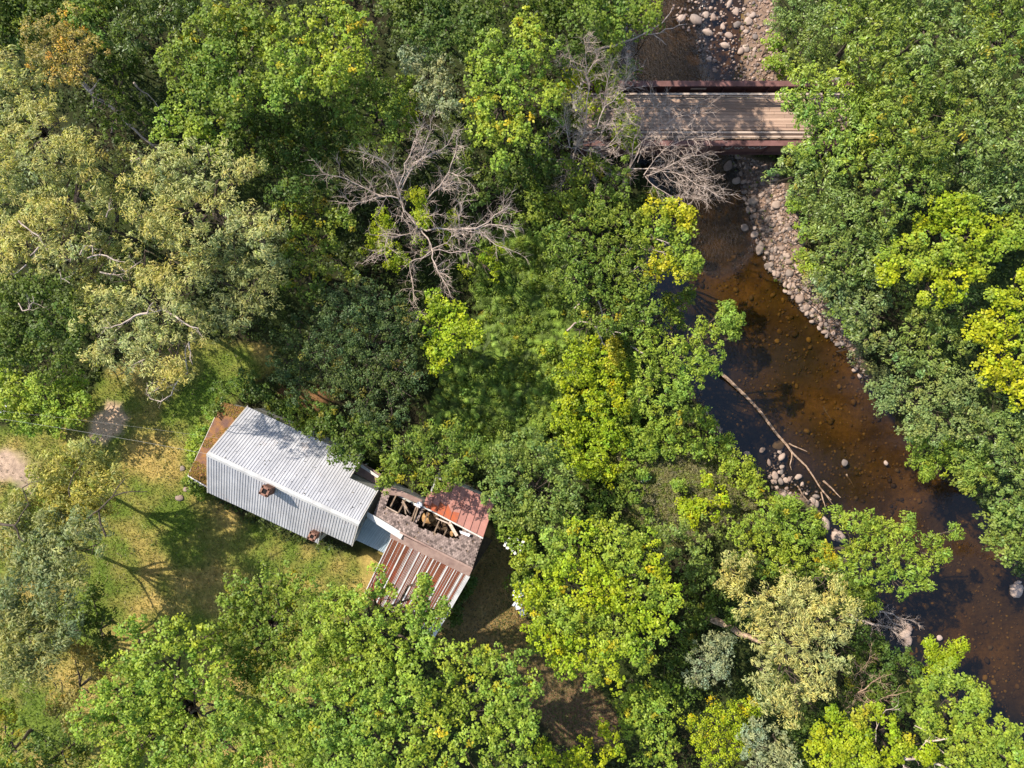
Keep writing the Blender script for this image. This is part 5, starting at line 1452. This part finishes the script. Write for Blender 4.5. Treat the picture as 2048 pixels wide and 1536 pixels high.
# shingle slope: rows of shingles wherever the roof still stands
slopeq = (RL, RR, ER, EL)
HOLES_PX = [[(779, 988), (800, 992), (843, 1013), (838, 1030), (826, 1036), (796, 1028), (769, 1014)],
            [(835, 1040), (850, 1014), (880, 1030), (930, 1055), (918, 1078), (895, 1076), (866, 1064), (840, 1056), (828, 1046)]]
def in_hole(p):
    k = F / (H - p[2]); u, v = 1024 + p[0] * k, 768 - p[1] * k
    for h_ in HOLES_PX:
        if inside(np.array(h_, float), np.array([u]), np.array([v]))[0]: return True
    return False
r = np.random.default_rng(9)
sh = MB(); under = MB()
nr, ncol = 17, 46
up_n = unit(np.cross(wp(RR) - wp(RL), wp(EL) - wp(RL))); up_n = up_n if up_n[2] > 0 else -up_n
for i in range(nr):
    for j in range(ncol):
        s0 = (j + (.5 if i % 2 else 0)) / ncol; s1 = s0 + .9 / ncol
        t0 = i / nr; t1 = (i + 1.15) / nr
        p = quadpt(slopeq, (s0 + s1) / 2, (t0 + t1) / 2)
        if s1 > 1.003 or in_hole(p) or t1 > 1.03: continue
        if r.random() < .03: continue
        k = r.choice([.5, .8, 1.0, 1.1, 1.25]) * r.uniform(.9, 1.1); wv = .035 * math.sin(s0 * 9) * math.sin(t0 * 3)
        a, b, c_, d = quadpt(slopeq, s0, t0), quadpt(slopeq, s1, t0), quadpt(slopeq, s1, t1), quadpt(slopeq, s0, t1)
        lift = r.uniform(.02, .045)
        sh.prism([a + up_n * (.005 + wv), b + up_n * (.005 + wv), c_ + up_n * (lift + wv), d + up_n * (lift + wv)], -up_n * .02, (k, k * .97, k * .95))
o = sh.build('shingle', M['shingle'], wing); o['kind'] = 'stuff'
for i in range(24):
    for j in range(40):
        p = [quadpt(slopeq, s, t) for s, t in ((j / 40, i / 24), ((j + 1) / 40, i / 24), ((j + 1) / 40, (i + 1) / 24), (j / 40, (i + 1) / 24))]
        if in_hole(sum(p) / 4): continue
        under.add([x - up_n * .06 for x in p], [(0, 1, 2, 3)])
under.build('roof_boards', M['old_wood'], wing)
# ridge board (pale line) and felt strip
MB().beam(P(800, 1064, 5.75), P(945, 1137, 6.08), .14, .1).build('ridge_board', M['felt'], wing)
f0, f1, f2, f3 = P(782, 1060, 5.5), P(945, 1138, 5.98), P(938, 1153, 5.6), P(780, 1076, 5.1)
MB().prism([f0, f1, f2, f3], (0, 0, -.05)).build('felt_strip', M['felt'], wing)
# striped rusty sheets on the front slope
q = (P(782, 1076, 5.08), P(938, 1152, 5.55), P(868, 1273, 2.5), P(727, 1190, 2.3))
ns = 11
for i in range(ns):
    s0, s1 = i / ns, (i + 1) / ns - .002
    k = random.uniform(.85, 1.15)
    mb = MB(); c00, c10, c11, c01 = (quadpt(q, s0, 0), quadpt(q, s1, 0), quadpt(q, s1, 1), quadpt(q, s0, 1))
    n_ = unit(np.cross(c01 - c00, c10 - c00)); n_ = n_ if n_[2] > 0 else -n_
    lift = n_ * (.012 * (i % 2))
    last = i == ns - 1
    mb.prism([c00 + lift, c10 + lift, c11 + lift, c01 + lift], -n_ * .02, (k, k * .97, k * .95))
    sheet = mb.build('roof_sheet', M['rust_metal'], wing)
    # ribs: the worn ones still show pale zinc
    for j in range(6):
        t = (j + .4) / 6
        a = c00 * (1 - t) + c10 * t; b = c01 * (1 - t) + c11 * t
        pale = j == 0 or (last and j > 2) or random.random() < .45
        w_ = unit(c10 - c00) * (random.uniform(.035, .085) if j == 0 or (last and j > 3) else random.uniform(.012, .022))
        rb = MB().add([a - w_ + lift, a - w_ * .5 + n_ * .045 + lift, a + w_ * .5 + n_ * .045 + lift, a + w_ + lift, b - w_ + lift, b - w_ * .5 + n_ * .045 + lift, b + w_ * .5 + n_ * .045 + lift, b + w_ + lift],
                      [(0, 1, 5, 4), (1, 2, 6, 5), (2, 3, 7, 6), (4, 5, 6, 7), (0, 3, 2, 1)])
        o = rb.build('rib', M['white_metal' if pale else 'rust_metal'], sheet)
        sub(o, sheet)
MB().beam(lerp(q[1], q[2], 0) + wp([.03, 0, .0]), lerp(q[1], q[2], 1) + wp([.03, 0, 0]), .12, .08).build('verge_trim', M['white_metal'], wing)
# plum coloured metal roof behind
q = (P(846, 1013, 4.2), P(966, 1076, 4.2), P(990, 1003, 3.2), P(868, 948, 3.2))
ns = 9
for i in range(ns):
    s0, s1 = i / ns, (i + 1) / ns - .003
    tcut = 1.0 if i > 1 else (.42 + .22 * i)
    tcut2 = 1.0 if i > 0 else .62
    k = random.uniform(.88, 1.1)
    rusty = i < 5
    mb = MB(); c00, c10, c11, c01 = quadpt(q, s0, 0), quadpt(q, s1, 0), quadpt(q, s1, min(1, tcut + .15)), quadpt(q, s0, tcut)
    n_ = wp([0, 0, 1])
    mb.prism([c00, c10, c11, c01], -n_ * .03, (k, k, k))
    sheet = mb.build('roof_sheet', M['plum_metal'], wing)
    if rusty:
        rust = MB().prism([lerp(c00, c01, .01) + n_ * .004, lerp(c10, c11, .01) + n_ * .004, lerp(c10, c11, random.uniform(.18, .34)) + n_ * .004, lerp(c00, c01, random.uniform(.22, .4)) + n_ * .004], n_ * .002)
        o = rust.build('rust_patch', M['orange_rust'] if 'orange_rust' in M else two_tone('orange_rust', S(182, 92, 52), S(154, 90, 70), 2.5, .8), sheet); sub(o, sheet)
        M['orange_rust'] = bpy.data.materials['orange_rust']
    sm = MB(); sm.beam(c10 + n_ * .02, c11 + n_ * .02, .03, .05, (.5, .5, .5)); o = sm.build('seam', M['plum_metal'], sheet); sub(o, sheet)
MB().beam(lerp(q[0], q[1], -.02) + wp([0, 0, .06]), lerp(q[0], q[1], 1.0) + wp([0, 0, .06]), .11, .09).build('edge_board', M['white_paint'], wing)
# rafters, joists and debris inside the holes
raf = [((792, 991), (781, 1013)), ((811, 999), (796, 1027)), ((806, 1001), (815, 1018)), ((833, 1012), (822, 1042)), ((837, 1013), (826, 1045)),
       ((856, 1024), (846, 1052)), ((878, 1043), (864, 1075)), ((893, 1060), (884, 1078))]
for i, ((u0, v0), (u1, v1)) in enumerate(raf):
    MB().beam(P(u0, v0, 4.3 + .1 * (i % 3)), P(u1, v1, 5.0 + .1 * (i % 2)), .10, .16).build('rafter', M['old_wood'], wing)
for (u0, v0, z0, u1, v1, z1, w_) in ((804, 1004, 4.3, 821, 1028, 4.0, .12), (898, 1045, 4.4, 914, 1072, 4.9, .24), (872, 1036, 4.4, 900, 1048, 4.5, .1), (808, 1008, 3.6, 812, 1030, 3.2, .1),
                                    (770, 1012, 4.75, 826, 1042, 4.85, .08), (890, 1078, 4.9, 912, 1080, 4.9, .07), (786, 1008, 3.2, 781, 1020, 3.2, .07), (798, 1028, 4.9, 824, 1040, 4.9, .09)):
    MB().beam(P(u0, v0, z0), P(u1, v1, z1), w_, .05).build('board', M['rail_wood'], wing)
MB().prism([P(919, 1061, 4.5), P(941, 1068, 4.6), P(938, 1073, 4.7), P(921, 1066, 4.6)], (0, 0, .08)).build('white_board', M['plastic_white'], wing)
def lump(name, u, v, z, s, mat, parent, seed, flat=.6):
    rr = np.random.default_rng(seed); vv = rock_shape(rr, IV2, flat) * s; x, y, _ = P(u, v, z)
    mb = MB(); mb.add([(p[0] + x, p[1] + y, p[2] + z) for p in vv], [tuple(map(int, f)) for f in IF2]); return mb.build(name, M[mat], parent)
lump('insulation', 857, 1036, 3.0, .55, 'fresh_wood', wing, 1); lump('insulation', 867, 1045, 2.6, .35, 'fresh_wood', wing, 2)
lump('insulation', 906, 1066, 3.6, .3, 'fresh_wood', wing, 3)
lump('scrap_foam', 838, 1010, 4.45, .26, 'plastic_white', wing, 4, .4); lump('scrap_foam', 832, 1009, 4.4, .16, 'plastic_white', wing, 5, .4)
r = np.random.default_rng(15)
db = MB()
for _ in range(90):
    u, v = (r.uniform(775, 835), r.uniform(1000, 1030)) if r.random() < .4 else (r.uniform(840, 915), r.uniform(1030, 1070))
    a = r.uniform(0, 6.28); L = r.uniform(.15, .6); x, y, z = P(u, v, r.uniform(.6, 1.4))
    db.beam((x, y, z), (x + math.cos(a) * L, y + math.sin(a) * L, z + r.uniform(-.1, .2)), .09, .03)
o = db.build('debris', M['old_wood'], wing); o['kind'] = 'stuff'
# walls under the wing
def wall_line(pts, ztops, mat, parent, name='wall', t=.14):
    for (a, b, za, zb) in zip(pts[:-1], pts[1:], ztops[:-1], ztops[1:]):
        a, b = wp([*a[:2], -.1]), wp([*b[:2], -.1]); d = unit(b - a); n_ = np.cross(d, UZ)
        a2, b2 = a + d * .02, b - d * .02
        MB().prism([a2, b2, b2 + UZ * (zb + .1), a2 + UZ * (za + .1)], n_ * t).build(name, M[mat], parent)
def gp(u, v, z): x, y, _ = P(u, v, z); return (x, y)
wall_line([gp(985, 1008, 3.1), gp(962, 1078, 4.1), gp(942, 1136, 5.9), gp(866, 1266, 2.5), gp(731, 1188, 2.3), gp(782, 1078, 4.9)], [3.0, 3.95, 5.75, 2.3, 2.1, 4.7], 'clapboard', wing)
wall_line([gp(768, 1102, 3.0), gp(712, 1074, 3.0)], [3.0, 3.0], 'clapboard', wing)
wall_line([gp(773, 978, 4.0), gp(848, 1016, 4.0), gp(872, 952, 3.0), gp(985, 1008, 3.1)], [3.9, 3.9, 3.0, 3.0], 'clapboard', wing)
MB().prism([P(775, 975, 0.5), P(985, 1080, .5), P(940, 1150, .5), P(740, 1060, .5)], (0, 0, .05)).build('floor', M['interior'], wing)
# low torn felt roof left of the plum one
MB().prism([P(762, 985, 4.5), P(775, 970, 4.2), P(845, 1000, 4.1), P(848, 1012, 4.15), P(800, 992, 4.3), P(780, 990, 4.5)], (0, 0, -.05)).build('torn_roofing', M['felt'], wing)

# ------------------------------------------------------------------ footbridge
ZD = 1.9
bridge = empty('footbridge', P(1430, 235, ZD))
tag(bridge, 'wooden deck footbridge between two rust-red plate girders over the stream', 'bridge')
def yv(v, z): return P(0, v, z)[1]
xl, xr = P(1165, 235, ZD)[0], P(1700, 235, ZD)[0]
def span(name, v0, v1, z, th, mat, x0=xl, x1=xr, tone=None, zt=None):
    """a long piece seen between picture rows v0 and v1 at height z"""
    y0, y1 = yv(v0, z), yv(v1, z)
    return MB().box((x0, y1, z - th), (x1 - x0, 0, 0), (0, y0 - y1, 0), (0, 0, th), tone).build(name, M[mat], bridge)
def girder(v0, v1, ztop, zbot):
    y0, y1 = yv(v0, ztop), yv(v1, ztop); ym = (y0 + y1) / 2
    mb = MB(); mb.box((xl, y1, ztop - .05), (xr - xl, 0, 0), (0, y0 - y1, 0), (0, 0, .05))
    g = mb.build('girder', M['bridge_steel'], bridge)
    w = MB().box((xl, ym - .015, zbot + .05), (xr - xl, 0, 0), (0, .03, 0), (0, 0, ztop - zbot - .1)).build('web', M['bridge_steel'], g); sub(w, g)
    bf = MB().box((xl, y1, zbot), (xr - xl, 0, 0), (0, y0 - y1, 0), (0, 0, .05)).build('bottom_flange', M['bridge_steel'], g); sub(bf, g)
    x = xl + .6
    while x < xr:
        s = MB().box((x, y1 + .02, zbot + .05), (.03, 0, 0), (0, (y0 - y1) - .04, 0), (0, 0, ztop - zbot - .1)).build('stiffener', M['bridge_steel'], g); sub(s, g)
        x += 3.6
    return g, ym
g1, _ = girder(161.5, 172.5, 2.6, .7)
g2, ym2 = girder(281, 291.5, 2.6, .4)
sg = MB().box((P(1381, 180, 2)[0], yv(172, 2.6) + .0, 1.9), (1.25, 0, 0), (0, .02, 0), (0, 0, .28)).build('sign_plate', M['rail_wood'], bridge)
# spray painted scrawl on the downstream web
gf = MB(); r = np.random.default_rng(3)
for k, (u0, u1) in enumerate(((1444, 1464), (1470, 1490), (1497, 1532))):
    x0, x1 = P(u0, 300, 1.8)[0], P(u1, 300, 1.8)[0]
    m = 9
    pts = [(x0 + (x1 - x0) * i / m, ym2 - .03, 1.55 + .26 * math.sin(i * 2.1 + k) + .1 * r.normal()) for i in range(m + 1)]
    gf.tube(pts, .035, 4)
o = gf.build('graffiti', M['graffiti'], bridge)
# deck planks run along the bridge
rows = [198, 204.5, 210, 216.5, 223, 229.5, 236, 242, 248.5, 255, 261]
r = np.random.default_rng(4)
for i in range(len(rows) - 1):
    cuts = [xl, xl + (xr - xl) * r.uniform(.3, .45), xl + (xr - xl) * r.uniform(.6, .8), xr]
    for a, b in zip(cuts[:-1], cuts[1:]):
        k = r.uniform(.82, 1.15)
        span('plank', rows[i] + .35, rows[i + 1] - .35, ZD + r.uniform(0, .012), .07, 'deck_wood', a + .01, b - .01, (k, k * .99, k * .97))
span('stringer', 199, 203, ZD - .16, .22, 'old_wood'); span('stringer', 228, 232, ZD - .16, .22, 'old_wood'); span('stringer', 256, 260, ZD - .16, .22, 'old_wood')
span('kerb', 262.3, 266.5, ZD + .16, .14, 'rail_wood'); span('edge_plank', 267.5, 270.5, ZD + .02, .1, 'deck_wood'); span('edge_plank', 271.5, 275, ZD + .02, .1, 'rail_wood')
span('kerb', 191.3, 194.2, ZD + .05, .12, 'deck_wood')
# upstream railing: wide top board, two rails, posts
span('top_rail', 185.8, 189.8, ZD + 1.05, .05, 'rail_wood')
span('rail', 192.6, 194.0, ZD + .75, .12, 'rail_wood'); span('rail', 196.3, 197.6, ZD + .45, .12, 'rail_wood')
x = xl + 1.0
while x < xr:
    MB().box((x, yv(190, ZD + .9) - .02, ZD - .2), (.1, 0, 0), (0, .1, 0), (0, 0, 1.2)).build('post', M['old_wood'], bridge)
    x += 1.72
# downstream railing posts stand short of the girder
span('top_rail', 275.5, 278, ZD + .5, .05, 'old_wood')
x = xl + .4
while x < xr:
    MB().box((x, yv(276, ZD + .2) - .05, ZD - .2), (.1, 0, 0), (0, .1, 0), (0, 0, .68)).build('post', M['old_wood'], bridge)
    x += 1.72
# cross beams and abutments
x = xl + .6
while x < xr:
    MB().box((x - .06, yv(286, .9), 1.30), (.12, 0, 0), (0, yv(167, .9) - yv(286, .9), 0), (0, 0, .3)).build('cross_beam', M['bridge_steel'], bridge)
    x += 1.8
for x0 in (xl - .6, xr - 1.2):
    MB().box((x0, yv(296, 0), -2.3), (1.8, 0, 0), (0, yv(158, 0) - yv(296, 0), 0), (0, 0, 2.65)).build('abutment', M['concrete'], bridge)

# ------------------------------------------------------------------ power pole at the left edge, its wires, small things on the lawn
pole = empty('utility_pole', P(45, 816, 0))
tag(pole, 'wooden utility pole with double cross-arms rising past the left edge', 'utility pole')
x, y, _ = P(45, 816, 0)
MB().tube([(x, y, -.3), (x, y, 5), (x, y, 9.8)], [.15, .13, .10], 9).build('shaft', M['bark'], pole)
for z, sft in ((9.3, 0), (8.5, 0)):
    MB().box((x - 1.15, y - .17, z), (2.3, 0, 0), (0, .1, 0), (0, 0, .12)).build('cross_arm', M['bark'], pole)
    MB().box((x + .12, y - 1.15, z - .25), (.1, 0, 0), (0, 2.3, 0), (0, 0, .12)).build('cross_arm', M['bark'], pole)
for dx, dy in ((-1.05, -.1), (-.5, -.1), (.6, -.1), (1.05, -.1), (.17, -1.0), (.17, 1.0)):
    MB().tube([(x + dx, y + dy, 9.4), (x + dx, y + dy, 9.6)], [.05, .03], 6).build('insulator', M['plastic_white'], pole)
def wire(label, a, b, sag, rad):
    pts = []
    for i in range(15):
        t = i / 14; p = wp(a) * (1 - t) + wp(b) * t; p[2] -= sag * 4 * t * (1 - t); pts.append(p)
    o = MB().tube(pts, rad, 4).build('service_wire', M['wire'], None)
    tag(o, label, 'wire')
wire('pale service wire from the pole to the left end of the house ridge', (x + .3, y - .1, 7.2), hp(.05, 0, ZR - .1), .7, .007)
wire('second thin wire from the pole over the lawn to the house', (x + .3, y + .3, 6.9), hp(.2, -1.2, 5.6), .9, .004)

bn = empty('plank_bench', P(-8, 820, 0)); tag(bn, 'white two-board bench cut by the left edge of the picture', 'bench')
for v0, v1 in ((811, 815.8), (821.5, 830)):
    y0, y1 = yv(v0, .5), yv(v1, .5); x0 = P(-40, 0, .5)[0]; x1 = P(13, 0, .5)[0]
    MB().box((x0, y1, .46), (x1 - x0, 0, 0), (0, y0 - y1, 0), (0, 0, .04)).build('board', M['plastic_white'], bn)
for u in (-30, 5):
    xx = P(u, 0, .4)[0]; MB().box((xx, yv(829, .4), -.02), (.08, 0, 0), (0, .7, 0), (0, 0, .47)).build('leg', M['old_wood'], bn)

def rock_at(u, v, s, lab, mat=None):
    x, y, _ = P(u, v, 0); o = bpy.data.objects.new('garden_stone', rock_meshes[(u + v) % 9]); COL.objects.link(o)
    o.location = (x, y, ground_z(x, y) + .05); o.scale = (s, s, s * .8); tag(o, lab, 'stone', 'stones on the lawn by the house')
rock_at(366, 937, .26, 'pale stone in the grass left of the mossy lean-to')
rock_at(372, 978, .22, 'pale stone just below the front corner of the lean-to')
rock_at(360, 995, .34, 'whitish elongated stone on the lawn, lowest of the three')

# white hydrangea heads
fl = MB(); r = np.random.default_rng(44)
heads = [(1012, 1085), (1018, 1078), (1022, 1092), (1028, 1084), (1034, 1080), (1036, 1094), (1015, 1096), (1024, 1100), (1042, 1090), (1030, 1106), (1040, 1102), (1046, 1084), (1010, 1090)]
fb = empty('flower_heads', P(1027, 1090, 2.2)); tag(fb, 'cluster of white flower heads on the bush beside the shed wing', 'flowers')
for i, (u, v) in enumerate(heads):
    x, y, z = P(u, v, 2.35 + r.uniform(0, .25)); mb = MB()
    for _ in range(26):
        d = unit(r.normal(size=3) + [0, 0, .6]) * r.uniform(.04, .12); a = r.uniform(0, 6.28); k = .05
        p = np.array([x, y, z]) + d; ex = np.array([math.cos(a), math.sin(a), r.normal() * .3]) * k; ey = np.array([-math.sin(a), math.cos(a), r.normal() * .3]) * k
        mb.add([p - ex, p - ey, p + ex, p + ey], [(0, 1, 2, 3)])
    mb.build('flower_head', M['flower'], fb)
# heap of white scrap beside the track
sc_ = empty('scrap_heap', P(1037, 1210, 0)); tag(sc_, 'heap of torn white plastic and a grey board beside the lone maple', 'scrap heap')
r = np.random.default_rng(46)
for i in range(16):
    u, v = 1037 + r.normal() * 6, 1204 + r.normal() * 9; x, y, z = P(u, v, 1.6 + r.uniform(0, .5))
    mb = MB(); a = r.uniform(.6, 2.2)
    e = np.array([math.cos(a), math.sin(a), r.normal() * .3]) * r.uniform(.14, .32); s = np.array([-math.sin(a), math.cos(a), r.normal() * .4]) * r.uniform(.05, .12)
    c = np.array([x, y, z])
    mb.prism([c - e - s, c - e + s, c + e * .6 + s, c + e, c + e * .6 - s], (0.01, 0, .03)); mb.build('plastic_scrap', M['plastic_white'], sc_)
MB().prism([P(1036, 1222, .9), P(1050, 1216, .9), P(1055, 1226, .9), P(1042, 1233, .9)], (0, 0, .08)).build('grey_board', M['grey_metal'], sc_)
MB().box(wp(P(1038, 1228, 0)), (.5, 0, 0), (0, .6, 0), (0, 0, .85)).build('crate', M['old_wood'], sc_)
# white scrap in the meadow
ms = empty('metal_scrap', P(1290, 960, 0)); tag(ms, 'crumpled white metal scrap lying in the dry meadow', 'scrap')
MB().prism([P(1281, 963, .5), P(1294, 957, .55), P(1297, 961, .5), P(1285, 967, .45)], (0, .02, .07)).build('sheet', M['plastic_white'], ms)
lump('can', 1300, 955, .4, .18, 'white_metal', ms, 12)

# leaves and twigs blown onto the roofs and the yard
r = np.random.default_rng(99)
n = 36
a_ = r.uniform(.5, 12, n); b_ = -np.abs(r.normal(0, 1, n)) * 1.2 - .2
b_ = np.where(a_ > 9.8, np.maximum(b_, -2.2), np.maximum(b_, -3.6))
cen = np.array([hp(a, b, ZR + b + .06) for a, b in zip(a_, b_)])
cover('roof_litter', 'dead leaves lying on the back slope of the grey roof', 'leaf litter', cen, .03, 'broad', [(.16, .12, .06), (.10, .08, .05), (.22, .18, .08)], 1, .12, .6, 41, up=2.0)
p = scatter_in(YARD, 2600, r); p = np.concatenate([p, scatter_in(LAWN, 2600, r)]); p = p[(np.abs(p[:, 0]) < 46) & (sdist(HOUSE, p[:, 0], p[:, 1]) > .1)]
cen = np.column_stack([p, height(p[:, 0], p[:, 1]) + .06])
cover('ground_litter', 'fallen leaves and bits of bark scattered over the lawn and yard', 'leaf litter', cen, .05, 'broad', [(.20, .14, .07), (.30, .24, .12), (.10, .08, .05), (.16, .20, .05)], 1, .14, .6, 42, up=2.0)
print('leaf quads', LEAF_TOTAL[0])
